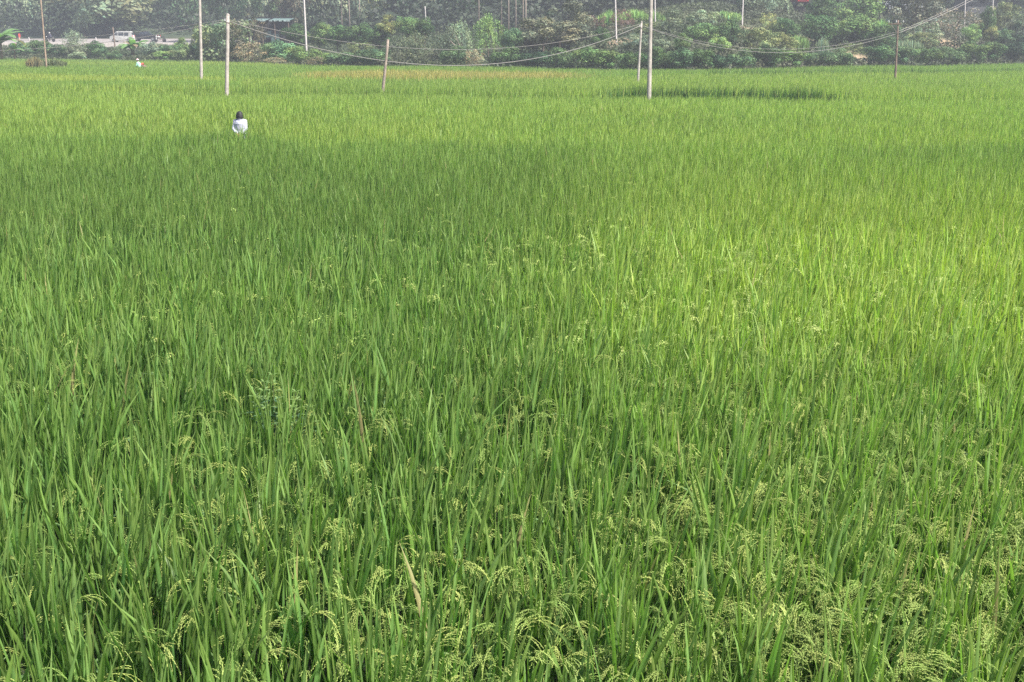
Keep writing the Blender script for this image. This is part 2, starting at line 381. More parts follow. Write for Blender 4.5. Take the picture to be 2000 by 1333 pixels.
while rr < 148:
    r2 = rr*1.12; dens = 500*(14/rr)**1.15; wd = 0.0225*(rr/14)**0.62; seg = 3 if rr < 40 else 2
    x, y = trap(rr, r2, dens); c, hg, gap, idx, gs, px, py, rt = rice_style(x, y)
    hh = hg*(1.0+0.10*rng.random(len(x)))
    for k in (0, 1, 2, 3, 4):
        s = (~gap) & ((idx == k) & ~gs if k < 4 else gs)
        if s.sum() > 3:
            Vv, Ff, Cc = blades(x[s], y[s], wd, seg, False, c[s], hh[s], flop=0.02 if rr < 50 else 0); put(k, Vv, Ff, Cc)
    rr = r2
# grain heads
def panicle(seed, grains, size, flat):
    r = np.random.default_rng(seed); V, Fq = [], []
    T = np.linspace(0, 1, 7); bend = 1.9+0.9*r.random(); pts = []; p = np.zeros(3); ang = 0.15
    for t in T: pts.append(p.copy()); p = p + np.array([math.sin(ang), 0, math.cos(ang)])*0.035; ang += bend/6*(0.6+t)
    pts = np.array(pts); o = 0
    tan = lambda i: (pts[min(i+1, 6)]-pts[max(i-1, 0)])/np.linalg.norm(pts[min(i+1, 6)]-pts[max(i-1, 0)])
    def ribbon(a, b, wd):
        nonlocal o
        V.extend([a-[0, wd, 0], a+[0, wd, 0], b+[0, wd, 0], b-[0, wd, 0]]); Fq.append((o, o+1, o+2, o+3)); o += 4
    if not flat:
        for i in range(6): ribbon(pts[i], pts[i+1], 0.0012)
    nb = 9 if not flat else 6; per = grains//nb
    for bq in range(nb):
        i = 1+int(5*bq/nb+r.random()*0.8); base = pts[min(i, 6)]; d = tan(min(i, 6))+r.normal(0, 0.24, 3); d /= np.linalg.norm(d)
        q = base.copy(); step = 0.0080*size if not flat else 0.014
        for g in range(per):
            qn = q + d*step
            if not flat: ribbon(q, qn, 0.0011)
            q = qn; d = d+np.array([0.03, 0, -0.13]); d /= np.linalg.norm(d)
            gd = d+r.normal(0, 0.20, 3); gd /= np.linalg.norm(gd); L = 0.0098*size; wd = 0.0019*size
            s1 = np.cross(gd, [0.3, 0.5, 0.8]); s1 /= np.linalg.norm(s1); s2 = np.cross(gd, s1); cpos = q+s1*wd*(1.1 if g % 2 else -1.1)+r.normal(0, 0.001, 3)
            if flat:
                V.extend([cpos-gd*L*.5, cpos+s1*wd, cpos+gd*L*.5, cpos-s1*wd]); Fq.append((o, o+1, o+2, o+3)); o += 4
            else:
                V.extend([cpos-gd*L*.45, cpos+s1*wd, cpos+s2*wd*.8, cpos-s1*wd, cpos-s2*wd*.8, cpos+gd*L*.55])
                for k in range(4): Fq.append((o, o+1+k, o+1+(k+1) % 4, o+1+(k+1) % 4)); Fq.append((o+5, o+1+(k+1) % 4, o+1+k, o+1+k))
                o += 6
    V = np.array(V); Fq = np.array(Fq)
    q4 = Fq[Fq[:, 2] != Fq[:, 3]]; q3 = Fq[Fq[:, 2] == Fq[:, 3]][:, :3]
    return V, q4, q3
pv = [panicle(s, 90, 1.2, False) for s in range(7)]; pm = [panicle(30+s, 42, 1.9, True) for s in range(6)]
gacc = {0: [[], [], [], [], 0], 1: [[], [], [], [], 0]}
def put_panicles(x, y, z, prot, key=0):
    n = len(x); which = rng.integers(0, len(prot), n); az = rng.random(n)*2*math.pi; sc = 0.8+0.45*rng.random(n)
    for k, (Vp, q4, q3) in enumerate(prot):
        s = np.where(which == k)[0]
        if not len(s): continue
        ca, sa = np.cos(az[s])[:, None]*sc[s][:, None], np.sin(az[s])[:, None]*sc[s][:, None]
        vx = Vp[None, :, 0]*ca - Vp[None, :, 1]*sa + x[s][:, None]; vy = Vp[None, :, 0]*sa+Vp[None, :, 1]*ca+y[s][:, None]
        vz = Vp[None, :, 2]*sc[s][:, None]+z[s][:, None]
        A = gacc[key]; o = A[4]; m_ = len(Vp)
        A[0].append(np.stack([vx, vy, vz], 2).reshape(-1, 3)); off = (np.arange(len(s))*m_)[:, None, None]+o
        A[1].append((q4[None]+off).reshape(-1, 4)); A[2].append((q3[None]+off).reshape(-1, 3) if len(q3) else np.zeros((0, 3), int))
        ripe = rng.random((len(s), 1)); c = np.array([0.23, 0.34, 0.08])*(1-ripe)+np.array([0.38, 0.43, 0.12])*ripe
        c = c*(0.8+0.4*rng.random((len(s), 1))); cc = np.repeat(c[:, None], m_, 1)*(0.85+0.3*rng.random((len(s), m_, 1)))
        A[3].append(cc.reshape(-1, 3)); A[4] += m_*len(s)
def pdens(px, py, x, y):
    right = sstep(500, 1500, px)
    L = np.interp(py, [265, 500, 560, 640, 850, 1000, 1333], [0.05, 0.07, 0.22, 0.06, 0.12, 0.34, 0.38]); Rg = np.interp(py, [265, 380, 470, 600, 680, 820, 950, 1333], [0.15, 0.3, 0.9, 0.8, 0.4, 0.55, 1.0, 1.0])
    d = L*(1-right)+Rg*right; return np.clip(d*(0.35+1.3*vnoise(x, y, 1.1)), 0, 1)
for (z0, z1, dens, prot, key) in ((1.2, 9.5, 200, pv, 0), (9.5, 20, 120, pm, 0), (20, 31, 60, pm, 0)):
    x, y = trap(z0, z1, dens, 1.1, 5.0); c, hg, gap, idx, gs, px, py, rt = rice_style(x, y)
    k = (rng.random(len(x)) < pdens(px, py, x, y)) & (idx == 0) & ~gap; x, y, hg = x[k], y[k], hg[k]
    put_panicles(x, y, (0.50+0.25*rng.random(len(x)))*hg*1.0, prot, key)
def join(a): return np.concatenate(a)
RL = {0: ("rice_field", "tall dark green rice with pale grain heads filling the foreground", "rice"),
      1: ("rice_field", "lighter yellow green rice plot behind the walking person", "rice"),
      2: ("rice_field", "green rice plot around the concrete poles farther back", "rice"),
      3: ("rice_field", "farthest fresh green rice strip along the shrubs", "rice"),
      4: ("rice_field", "narrow golden ripe rice strip in the middle distance", "rice")}
for k, (nm, lb, ct) in RL.items():
    if k not in acc: continue
    a = acc[k]; o = link(nm, np_mesh(nm, join(a[0]), join(a[1]), join(a[2]), M['rice'])); tag(o, lb, ct, kind="stuff")
    if k == 0:
        g = gacc[0]; gm = link("grain_heads", np_mesh("grain_heads", join(g[0]), [join(g[1]), join(g[2])], join(g[3]), M['grain']), o); gm["kind"] = "stuff"
acc.clear(); gacc.clear()

# ------------------------------------------------------------------ foliage meshes (shared by copies)
def leafquads(C, N, size, rng_, asp=0.55, jit=0.6):
    """diamond leaves at C facing roughly along N"""
    n = len(C); Nn = N + rng_.normal(0, jit, (n, 3)); Nn /= np.linalg.norm(Nn, axis=1)[:, None]+1e-9
    A = np.cross(Nn, rng_.normal(0, 1, (n, 3))); A /= np.linalg.norm(A, axis=1)[:, None]+1e-9; B = np.cross(Nn, A)
    s = (size*(0.6+0.8*rng_.random(n)))[:, None]
    V = np.stack([C-A*s, C-B*s*asp, C+A*s, C+B*s*asp], 1).reshape(-1, 3)
    F_ = np.arange(n*4).reshape(n, 4); return V, F_
def crown(style, seed, nl=26, nleaf=2200, size=0.055):
    r = np.random.default_rng(seed)
    if style in ('round', 'loose', 'mound', 'sparse'):
        L = []; 
        while len(L) < nl:
            p = r.uniform(-1, 1, 3); q = np.linalg.norm(p)
            if q > 1 or (q < 0.35 and style != 'mound'): continue
            if style == 'mound' and p[2] < -0.9: continue
            L.append(p)
        L = np.array(L)
        if style == 'loose': L *= np.array([0.92, 0.92, 0.85]); rad = r.uniform(0.16, 0.36, nl)
        elif style == 'sparse': L *= 0.9; rad = r.uniform(0.13, 0.26, nl)
        else: L *= 0.74; rad = r.uniform(0.2, 0.42, nl)
        wch = r.choice(nl, nleaf, p=rad**2/np.sum(rad**2)); D = r.normal(0, 1, (nleaf, 3)); D[:, 2] = D[:, 2]*0.9+0.25; D /= np.linalg.norm(D, axis=1)[:, None]
        rr_ = rad[wch]*(0.65+0.4*r.random(nleaf)); C = L[wch]+D*rr_[:, None]
        V, F_ = leafquads(C, D, size, r, 0.6, 0.32)
        tone = (0.55+0.9*r.random(nl))[wch]*(0.7+0.6*r.random(nleaf)); hue = (r.random(nl)*0.3-0.15)[wch]+r.normal(0, 0.08, nleaf)
    elif style == 'droop':
        ns = 70; top = r.normal(0, 0.42, (ns, 3)); top[:, 2] = 0.95-1.1*(top[:, 0]**2+top[:, 1]**2)+r.normal(0, 0.1, ns); k = nleaf//ns
        t = r.random((ns, k)); ln = r.uniform(0.5, 1.5, ns)[:, None]; az = r.random(ns)[:, None]*6.28
        C = np.stack([top[:, 0:1]*(1+0.5*t)+np.cos(az)*0.18*t, top[:, 1:2]*(1+0.5*t)+np.sin(az)*0.18*t, np.maximum(top[:, 2:3]-ln*t**1.3, -1)], 2)
        C = C.reshape(-1, 3)+r.normal(0, 0.035, (ns*k, 3)); D = C*[1, 1, 0.1]; nleaf = ns*k
        V, F_ = leafquads(C, D, size, r, 0.45, 0.5); tone = np.repeat(0.65+0.7*r.random(ns), k)*(0.8+0.4*r.random(nleaf)); hue = np.repeat(r.random(ns)*0.3-0.15, k)
    elif style == 'feather':
        ns = 110; az = r.random(ns)*6.28; out = r.random(ns)**0.7; k = nleaf//ns; t = r.random((ns, k))**0.8
        hx = (out*np.cos(az))[:, None]; hy = (out*np.sin(az))[:, None]; hz = (2.0*np.sqrt(1-0.8*out**2)*r.uniform(0.75, 1, ns))[:, None]
        C = np.stack([hx*t**1.3, hy*t**1.3, -1+hz*t], 2).reshape(-1, 3)+r.normal(0, 0.04, (ns*k, 3)); nleaf = ns*k
        D = C*[1, 1, 0.2]+r.normal(0, 0.2, C.shape); V, F_ = leafquads(C, D, size, r, 0.35, 0.6); tone = np.repeat(0.6+0.7*r.random(ns), k)*(0.75+0.5*r.random(nleaf)); hue = np.repeat(r.random(ns)*0.3-0.15, k)
    elif style == 'reed':
        n = nleaf; x = r.uniform(-1, 1, n); y = r.uniform(-1, 1, n); az = r.random(n)*6.28; h = r.uniform(1.0, 2.0, n)*(1-0.3*np.abs(x)); ln = r.uniform(0.02, 0.4, n)
        wd = size*r.uniform(0.4, 1, n); sx, sy = np.cos(az+1.57)*wd, np.sin(az+1.57)*wd; pts = []
        for t, ww in ((0, 0.6), (0.55, 1), (0.85, 0.6), (1, 0.05)):
            cx = x+np.cos(az)*ln*t**2; cy = y+np.sin(az)*ln*t**2; cz = -1+h*(t-ln*0.5*t**3)
            pts += [np.stack([cx-sx*ww, cy-sy*ww, cz], 1), np.stack([cx+sx*ww, cy+sy*ww, cz], 1)]
        V = np.stack(pts, 1).reshape(-1, 3); q = np.array([(0, 1, 3, 2), (2, 3, 5, 4), (4, 5, 7, 6)]); F_ = (q[None]+(np.arange(n)*8)[:, None, None]).reshape(-1, 4)
        tone = 0.65+0.7*r.random(n); hue = r.normal(0, 0.12, n); c = np.stack([tone*(1+hue), tone, tone*(1-hue)], 1); return V, F_, np.repeat(c, 8, 0)
    c = np.stack([tone*(1+hue), tone, tone*(1-hue*0.6)], 1); return V, F_, np.repeat(c, 4, 0)
CR = {}
for nm, st, nv_, nl, nlf, sz in (('round', 'round', 4, 30, 5600, 0.045), ('loose', 'loose', 4, 30, 5000, 0.045), ('mound', 'mound', 4, 24, 4200, 0.05), ('sparse', 'sparse', 3, 44, 2400, 0.038),
                             ('droop', 'droop', 3, 0, 3600, 0.04), ('feather', 'feather', 3, 0, 4200, 0.045), ('reed', 'reed', 3, 0, 700, 0.035)):
    for k in range(nv_):
        Vc, Fc, Cc = crown(st, 100+len(CR), nl, nlf, sz); CR[(nm, k)] = np_mesh("foliage_"+nm, Vc, Fc, Cc, M['leaf'])
TR = []
for k in range(4):
    r = random.Random(k); tb = MB(); pts = [(0, 0, 0)]
    for i in range(1, 7): pts.append((pts[-1][0]+r.uniform(-.02, .02), pts[-1][1]+r.uniform(-.02, .02), i/6))
    tb.tube(pts, [0.06, 0.045, 0.04, 0.034, 0.027, 0.02, 0.01], 7)
    for i in range(6):
        z = r.uniform(0.4, 0.8); a = r.uniform(0, 6.28); l = r.uniform(.15, .32); b0 = Vector((0, 0, z)); b1 = b0+Vector((math.cos(a)*l*.6, math.sin(a)*l*.6, l*.5)); b2 = b1+Vector((math.cos(a)*l*.5, math.sin(a)*l*.5, l*.7))
        tb.tube([b0, b1, b2], [.022, .014, .005], 5)
    me = bpy.data.meshes.new("trunk"); me.from_pydata(tb.v, [], tb.f); me.materials.append(M['bark']); TR.append(me)
C_ = dict(dk=(.024, .048, .022), dg=(.042, .076, .026), md=(.072, .115, .036), ol=(.105, .125, .052), gr=(.10, .125, .08), lt=(.13, .20, .065),
          br=(.085, .08, .055), ye=(.16, .17, .065), bg=(.055, .093, .040), pg=(.14, .18, .11), rd=(.085, .052, .042), tan=(.15, .13, .08), ltg=(.15, .24, .07))
_vi = [0]
def ground_z(x, y): return float(height(np.array([x]), np.array([y]))[0])
def veg(name, label, cat, style, x0, x1, yt, yb, d, col, group=None, trunk='bark', bare=None, absz=None, ry=0.85, frac=None):
    """a plant whose foliage spans the given rows and columns of the photograph, standing d metres past the field edge"""
    xc = (x0+x1)/2; zc = absz if absz else float(edge(xc))+d; s = F/zc; _vi[0] += 1; r = random.Random(_vi[0])
    c = P(xc, (yt+yb)/2, zc); rx = (x1-x0)/2/s; rz = (yb-yt)/2/s
    g0 = ground_z(c.x, c.y); root = empty(name, (c.x, c.y, g0), 0)
    tag(root, label, cat, group)
    keys = [k for k in CR if k[0] == style]; me = CR[keys[_vi[0] % len(keys)]]
    part = 'crown' if cat == 'tree' else 'foliage'
    o = link(part, me, root); o.location = (0, 0, c.z-g0); o.scale = (rx, max(rx*ry, 0.4), rz)
    if style not in ('reed', 'feather'): o.rotation_euler = (0, 0, r.uniform(0, 6.28)); o.scale = (rx*1.25, rx*1.25, rz*1.18)
    v = 1+r.uniform(-.12, .12); k = C_[col] if isinstance(col, str) else col; v *= 1.75; o.color = (k[0]*v, k[1]*v, k[2]*v, 1)
    if style != 'reed':
        h = c.z-g0+rz*(0.55 if cat == 'tree' else 0.1)
        if h > 0.25:
            t_ = link('trunk' if cat == 'tree' else 'stem', TR[_vi[0] % 4], root); wdt = min(max(h*0.9, 0.8), 6) if cat == 'tree' else min(h, 1.5)
            t_.location = (0, 0, -0.2); t_.scale = (wdt*0.55, wdt*0.55, h+0.2)
    return root
T, S = 'tree', 'shrub'
# -- behind the road, far left
g = "hazy trees behind the road"
veg('tree', 'hazy pale tree in the top left corner behind the road', T, 'loose', -40, 34, -60, 66, 0, 'gr', g, absz=232)
veg('tree', 'light olive feathery tree behind the road, just left of the thin leaning bamboo pole', T, 'droop', 14, 84, -38, 58, 0, 'pg', g, absz=222)
veg('tree', 'grey green tree directly behind the thin leaning bamboo pole', T, 'loose', 70, 138, -50, 60, 0, 'gr', g, absz=236)
veg('tree', 'large spreading tree overhanging the road above the white van', T, 'loose', 108, 296, -70, 46, 0, (.115, .135, .075), g, absz=212)
veg('tree', 'narrow ivy covered tree with pale leaves left of the white van', T, 'droop', 148, 178, 8, 74, 0, 'pg', g, absz=211)
veg('tree', 'dark tree behind the dark car on the road', T, 'round', 262, 336, -40, 66, 0, 'dk', g, absz=226)
veg('tree', 'dark blue green tree left of the tallest left pole', T, 'round', 322, 402, -60, 72, 0, 'bg', g, absz=218)
veg('tree', 'dark shaded tree in the gap behind the road left of the van', T, 'round', 96, 168, 8, 76, 0, 'dk', g, absz=240)
veg('tree', 'shadowed tree low behind the red clad roadside person', T, 'round', -20, 100, 20, 80, 0, 'dk', g, absz=246)
veg('tree', 'dim tree filling the wood behind the white van', T, 'round', 160, 300, 0, 80, 0, 'dk', g, absz=244)
veg('tree', 'dim tree behind the shoulder of the road beside the tall left pole', T, 'round', 290, 420, 20, 84, 0, 'dk', g, absz=236)
# -- below the road
g = "shrubs below the road"
veg('tree', 'feathery pale green windblown tree in front of the road', T, 'feather', 116, 172, 54, 98, 0, 'pg', g, absz=184)
for i, (a, b_, c1, c2, dd, cc, lb) in enumerate([
    (18, 62, 82, 115, 10, 'bg', 'low grey green shrub right of the left edge banana plants'),
    (54, 100, 80, 113, 14, 'dg', 'dark low shrub under the road, behind the leaning bamboo pole'),
    (92, 134, 84, 113, 9, 'bg', 'blue green shrub right of the leaning bamboo pole under the road'),
    (124, 172, 84, 116, 11, 'gr', 'greyish shrub below the windblown feathery tree'),
    (162, 204, 82, 114, 13, 'dg', 'dull green shrub below the gap left of the van'),
    (138, 168, 102, 116, 5, 'pg', 'small pale shrub at the field edge below the feathery tree'),
    (186, 214, 90, 115, 7, 'bg', 'shrub at the field edge below the front of the van'),
    (210, 238, 100, 117, 4, 'bg', 'small round shrub at the field edge left of the banana clump'),
    (278, 322, 84, 112, 12, 'gr', 'grey green scrub right of the banana clump'),
    (300, 344, 101, 117, 5, 'lt', 'low pale green scrub between the banana clump and the tall left pole'),
    (314, 344, 84, 117, 8, 'bg', 'dark round shrub below the road shoulder'),
    (338, 372, 76, 110, 12, 'md', 'olive shrub rising to the road left of the tall left pole'),
    (334, 372, 96, 119, 5, 'ol', 'grey olive shrub at the field edge left of the tall left pole'),
    (366, 402, 84, 121, 6, 'dk', 'dark shrub at the foot of the tall left pole background')]):
    veg('shrub', lb, S, 'mound', a, b_, c1, c2, dd, cc, g)
veg('shrub', 'dry brown grassy clump around the foot of the leaning bamboo pole', S, 'reed', 74, 126, 110, 134, 0, (.085, .10, .05), None, absz=103.5, ry=.5)
veg('shrub', 'sparse tan dry stalks left of the leaning bamboo pole foot', S, 'reed', 52, 84, 107, 132, 0, (.17, .15, .08), None, absz=103, ry=.4)
# -- between the tall left pole and the leaning wooden post
g = "shrubs and trees left of the leaning post"
veg('tree', 'big two tone bushy tree behind the short thick pole', T, 'loose', 392, 500, 32, 118, 7, (.095, .125, .06), g)
veg('tree', 'dark green lower tree left of the short thick pole', T, 'round', 372, 430, 50, 120, 11, 'dk', g)
veg('tree', 'brownish green tree right of the short thick pole', T, 'sparse', 452, 524, 34, 108, 9, 'br', g)
veg('shrub', 'tan thorny scrub right of the short thick pole', S, 'sparse', 458, 524, 84, 124, 4, 'tan', g)
veg('shrub', 'green mounded shrub below the teal roofed shed', S, 'mound', 502, 574, 82, 124, 5, (.075, .13, .06), g)
veg('shrub', 'bright mounded shrub left of the slender hillside pole', S, 'mound', 556, 600, 92, 126, 4, 'md', g)
veg('shrub', 'low dry reddish shrub at the field edge below the green mound', S, 'sparse', 518, 556, 112, 127, 2, 'tan', g)
veg('shrub', 'green mounded shrub right of the slender hillside pole foot', S, 'mound', 596, 644, 98, 127, 4, 'md', g)
veg('shrub', 'dry brown shrub at the field edge below the slender hillside pole', S, 'sparse', 598, 632, 110, 128, 2, 'tan', g)
veg('shrub', 'long low green hedge mound left of the leaning post', S, 'mound', 634, 704, 104, 129, 4, 'bg', g)
veg('shrub', 'second low green mound directly behind the leaning post', S, 'mound', 690, 762, 92, 130, 4, 'bg', g)
veg('shrub', 'pale tan topped shrub left of the leaning post', S, 'sparse', 676, 724, 82, 106, 10, 'ol', g)
g = "dark orchard row behind the slender hillside pole"
veg('tree', 'round dark green orchard tree left of the slender hillside pole', T, 'round', 552, 604, 50, 88, 26, 'dg', g)
veg('tree', 'round dark green orchard tree right of the slender hillside pole', T, 'round', 598, 646, 47, 88, 27, 'md', g)
veg('tree', 'round orchard tree in the middle of the row', T, 'round', 636, 682, 48, 90, 25, 'dg', g)
veg('tree', 'wide round dark orchard tree at the right end of the row', T, 'round', 672, 730, 50, 92, 26, 'dg', g)
veg('tree', 'dark orchard tree just left of the yellow bush', T, 'round', 716, 762, 52, 92, 24, 'dg', g)
# -- middle
g = "thicket between the leaning post and the brown tree"
veg('shrub', 'yellow green bush above the leaning post', S, 'loose', 738, 778, 34, 64, 24, 'ye', g)
veg('tree', 'bright green bush tree right of the yellow bush', T, 'round', 770, 820, 32, 72, 22, 'md', g)
veg('tree', 'dark green tree by the short white stake', T, 'round', 808, 850, 38, 76, 20, 'dg', g)
veg('tree', 'feathery grey olive tree just right of the leaning post', T, 'feather', 772, 852, 54, 128, 6, (.10, .12, .07), g)
veg('tree', 'broad grey drooping tree in the middle thicket', T, 'feather', 838, 920, 46, 128, 8, (.085, .105, .07), g)
veg('tree', 'grey green weeping tree with pale hanging twigs', T, 'droop', 872, 930, 48, 110, 10, 'pg', g)
veg('shrub', 'leafy blue green shrub at the field edge in the middle', S, 'mound', 862, 918, 92, 130, 4, 'bg', g)
veg('shrub', 'low brownish undershrub by the bare soil in the middle', S, 'sparse', 908, 944, 98, 130, 4, 'tan', g)
veg('tree', 'light vine hung tree with yellow green curtains', T, 'droop', 920, 986, 36, 108, 12, 'lt', g)
veg('shrub', 'fine blue green shrub right of the vine hung tree', S, 'round', 978, 1022, 54, 98, 12, 'bg', g)
veg('shrub', 'dark hedge bush left below the brown tree', S, 'mound', 962, 1024, 94, 134, 4, 'dg', g)
veg('tree', 'grey brown spreading tree with dark bare trunks', T, 'loose', 1010, 1116, 30, 90, 14, (.080, .085, .052), None)
veg('tree', 'olive crown at the top right of the spreading brown tree', T, 'loose', 1060, 1158, 14, 82, 18, (.085, .095, .06), None)
g = "hedge along the field edge"
for (a, b_, c1, c2, dd, cc, lb) in [
    (1014, 1076, 98, 135, 4, 'dk', 'dark hedge bush under the bare trunks of the brown tree'),
    (1066, 1126, 96, 137, 4, 'bg', 'blue green hedge bush right under the brown tree'),
    (1112, 1170, 94, 138, 4, 'md', 'bright green hedge bush left of the low golden terrace'),
    (1156, 1216, 100, 138, 3, 'md', 'bright green hedge bush below the slim pole on bare soil'),
    (1204, 1262, 98, 139, 3, 'md', 'yellow green hedge bush behind the thin leaning concrete pole'),
    (1256, 1316, 94, 140, 3, 'dg', 'dense hedge bush behind the tallest pole'),
    (1300, 1354, 96, 139, 3, 'bg', 'smooth tall hedge bush right of the tallest pole'),
    (1344, 1398, 98, 138, 3, 'dg', 'smooth dark hedge bush two bushes right of the tallest pole'),
    (1384, 1432, 104, 137, 2, 'dk', 'dark glossy leaved bush at the lowest point of the cable'),
    (1424, 1476, 98, 136, 3, 'bg', 'grassy hedge bush left of the dark gap in the hedge'),
    (1464, 1530, 92, 134, 3, 'dg', 'dark tangled bush with pale leaves in the hedge gap'),
    (1518, 1580, 100, 133, 3, 'md', 'green bush right of the dark tangled bush'),
    (1566, 1626, 98, 132, 3, 'bg', 'grey green bush under the tall pale reed stalks'),
    (1612, 1668, 96, 130, 3, 'bg', 'grey green bush left of the bare red bank'),
    (1688, 1746, 88, 128, 3, 'dg', 'dark bush just left of the wooden pole with the crossarm'),
    (1740, 1790, 92, 127, 3, 'bg', 'bush directly behind the wooden pole with the crossarm'),
    (1780, 1836, 90, 126, 3, 'md', 'leafy green bush right of the wooden pole with the crossarm'),
    (1826, 1880, 94, 124, 3, 'bg', 'low grey green bush under the orange soil bank'),
    (1868, 1930, 84, 124, 3, 'md', 'bright topped bush near the right edge'),
    (1914, 1968, 84, 122, 3, 'dg', 'dark dotted bush near the right edge'),
    (1958, 2012, 78, 121, 4, 'dk', 'dark bush cut by the right edge of the photo')]:
    veg('hedge_bush', lb, 'bush', 'mound', a, b_, c1, c2, dd, cc, g)
# -- slope above the hedge, right of the tallest pole
g = "bushes on the slope"
for (nm, ct, st, a, b_, c1, c2, dd, cc, lb) in [
    ('reed_clump', 'reeds', 'reed', 1170, 1216, 14, 52, 34, 'ltg', 'light green tall reeds left of the slim pole on bare soil'),
    ('reed_clump', 'reeds', 'reed', 1214, 1262, 12, 46, 36, 'ltg', 'light green tall reeds just left of the tallest pole'),
    ('reed_clump', 'reeds', 'reed', 1256, 1300, 16, 54, 36, 'lt', 'light green tall reeds around the tallest pole'),
    ('shrub', S, 'sparse', 1194, 1236, 20, 64, 30, 'rd', 'withered red brown shrub behind the slim pole on bare soil'),
    ('shrub', S, 'sparse', 1144, 1184, 30, 58, 30, 'rd', 'dull reddish scrub right of the brown tree'),
    ('shrub', S, 'sparse', 1182, 1242, 48, 80, 26, 'br', 'dark dry brush above the low golden terrace'),
    ('small_tree', T, 'round', 1152, 1190, 56, 92, 18, 'dg', 'small dark green tree left of the low golden terrace'),
    ('shrub', S, 'loose', 1222, 1276, 70, 106, 12, 'gr', 'grey leaved shrub behind the thin leaning concrete pole'),
    ('shrub', S, 'round', 1240, 1300, 46, 76, 24, 'ol', 'soft olive shrub at the end of the cables'),
    ('shrub', S, 'loose', 1270, 1312, 74, 108, 12, 'gr', 'grey leaved shrub just right of the tallest pole'),
    ('tree', T, 'loose', 1280, 1362, 28, 82, 26, (.105, .135, .08), 'grey green leafy tree right of the tallest pole'),
    ('tree', T, 'round', 1332, 1402, 44, 94, 20, 'md', 'dense round citrus tree right of the grey leafy tree'),
    ('tree', T, 'round', 1394, 1450, 42, 96, 19, 'dg', 'dense round citrus tree below the pole on the soil mound'),
    ('shrub', S, 'round', 1312, 1350, 68, 100, 12, 'md', 'bright green bush between the two citrus trees and the hedge'),
    ('shrub', S, 'mound', 1384, 1424, 74, 104, 11, 'lt', 'pale leafy shrub below the dense citrus tree'),
    ('reed_clump', 'reeds', 'reed', 1384, 1446, 18, 40, 38, 'lt', 'tall grass left of the soil mound'),
    ('shrub', S, 'loose', 1350, 1400, 22, 52, 34, 'pg', 'pale dry topped shrub above the citrus tree'),
    ('shrub', S, 'loose', 1446, 1512, 50, 106, 14, 'ol', 'loose olive shrub right of the citrus trees'),
    ('shrub', S, 'sparse', 1484, 1516, 26, 60, 26, 'ye', 'yellowing shrub right of the soil mound'),
    ('small_tree', T, 'round', 1506, 1562, 34, 86, 22, 'dg', 'dark green tree left of the round orchard trees'),
    ('shrub', S, 'loose', 1508, 1558, 66, 106, 13, 'ol', 'yellow green weedy shrub below the dark green tree'),
    ('reed_clump', 'reeds', 'reed', 1594, 1618, 66, 106, 9, 'pg', 'tall pale reed stalks below the round orchard trees'),
    ('reed_clump', 'reeds', 'reed', 1536, 1578, 62, 98, 14, 'lt', 'pale green reeds left below the round orchard trees'),
    ('tree', T, 'loose', 1450, 1506, -20, 38, 44, 'gr', 'grey green tree right of the pole on the soil mound'),
    ('tree', T, 'droop', 1498, 1542, -24, 32, 46, 'pg', 'pale drooping tree left of the red truck'),
    ('tree', T, 'round', 1566, 1640, -6, 48, 34, 'dg', 'round orchard tree in the back row on the left'),
    ('tree', T, 'round', 1630, 1722, -8, 46, 36, 'md', 'round orchard tree in the back row on the right'),
    ('tree', T, 'round', 1562, 1632, 28, 86, 20, 'dg', 'round orchard tree in the front row on the left'),
    ('tree', T, 'round', 1622, 1718, 36, 94, 18, 'md', 'largest round orchard tree in the front row'),
    ('shrub', S, 'sparse', 1640, 1690, 82, 112, 7, 'ol', 'thin brownish weeds above the bare red bank'),
    ('reed_clump', 'reeds', 'reed', 1706, 1740, 32, 62, 26, 'ltg', 'bright green reeds below the grey roofed house'),
    ('shrub', S, 'loose', 1700, 1762, 54, 108, 13, 'dg', 'dark shrub left behind the wooden pole'),
    ('tree', T, 'loose', 1738, 1838, -30, 64, 24, (.085, .095, .07), 'large dark tree behind the wooden pole with the crossarm'),
    ('tree', T, 'sparse', 1770, 1836, 44, 90, 16, 'gr', 'low leafy branches of a greyish tree right of the wooden pole'),
    ('reed_clump', 'reeds', 'reed', 1752, 1800, 70, 108, 7, 'pg', 'pale reeds at the foot of the large dark tree'),
    ('shrub', S, 'loose', 1776, 1828, 66, 96, 12, 'ol', 'yellow olive bush left of the orange soil bank'),
    ('tree', T, 'sparse', 1824, 1912, 18, 82, 17, (.10, .09, .07), 'brownish tree with a dark trunk on the orange soil bank'),
    ('shrub', S, 'round', 1880, 1916, 50, 82, 12, 'lt', 'small light green bush right of the brownish tree'),
    ('shrub', S, 'round', 1908, 1942, 18, 72, 16, 'dg', 'dark green bush behind the second pole from the right edge'),
    ('shrub', S, 'loose', 1936, 1990, 10, 62, 26, 'ol', 'tall olive bush left of the pale soil path'),
    ('shrub', S, 'round', 1922, 1954, 54, 84, 12, 'ye', 'yellow bush near the right edge'),
    ('shrub', S, 'mound', 1942, 1980, 58, 90, 11, 'bg', 'blue green bush near the pale soil path'),
    ('tree', T, 'loose', 1974, 2040, 40, 112, 9, 'dk', 'dark tree cut by the right edge of the photo')]:
    veg(nm, lb, ct, st, a, b_, c1, c2, dd, cc, g)
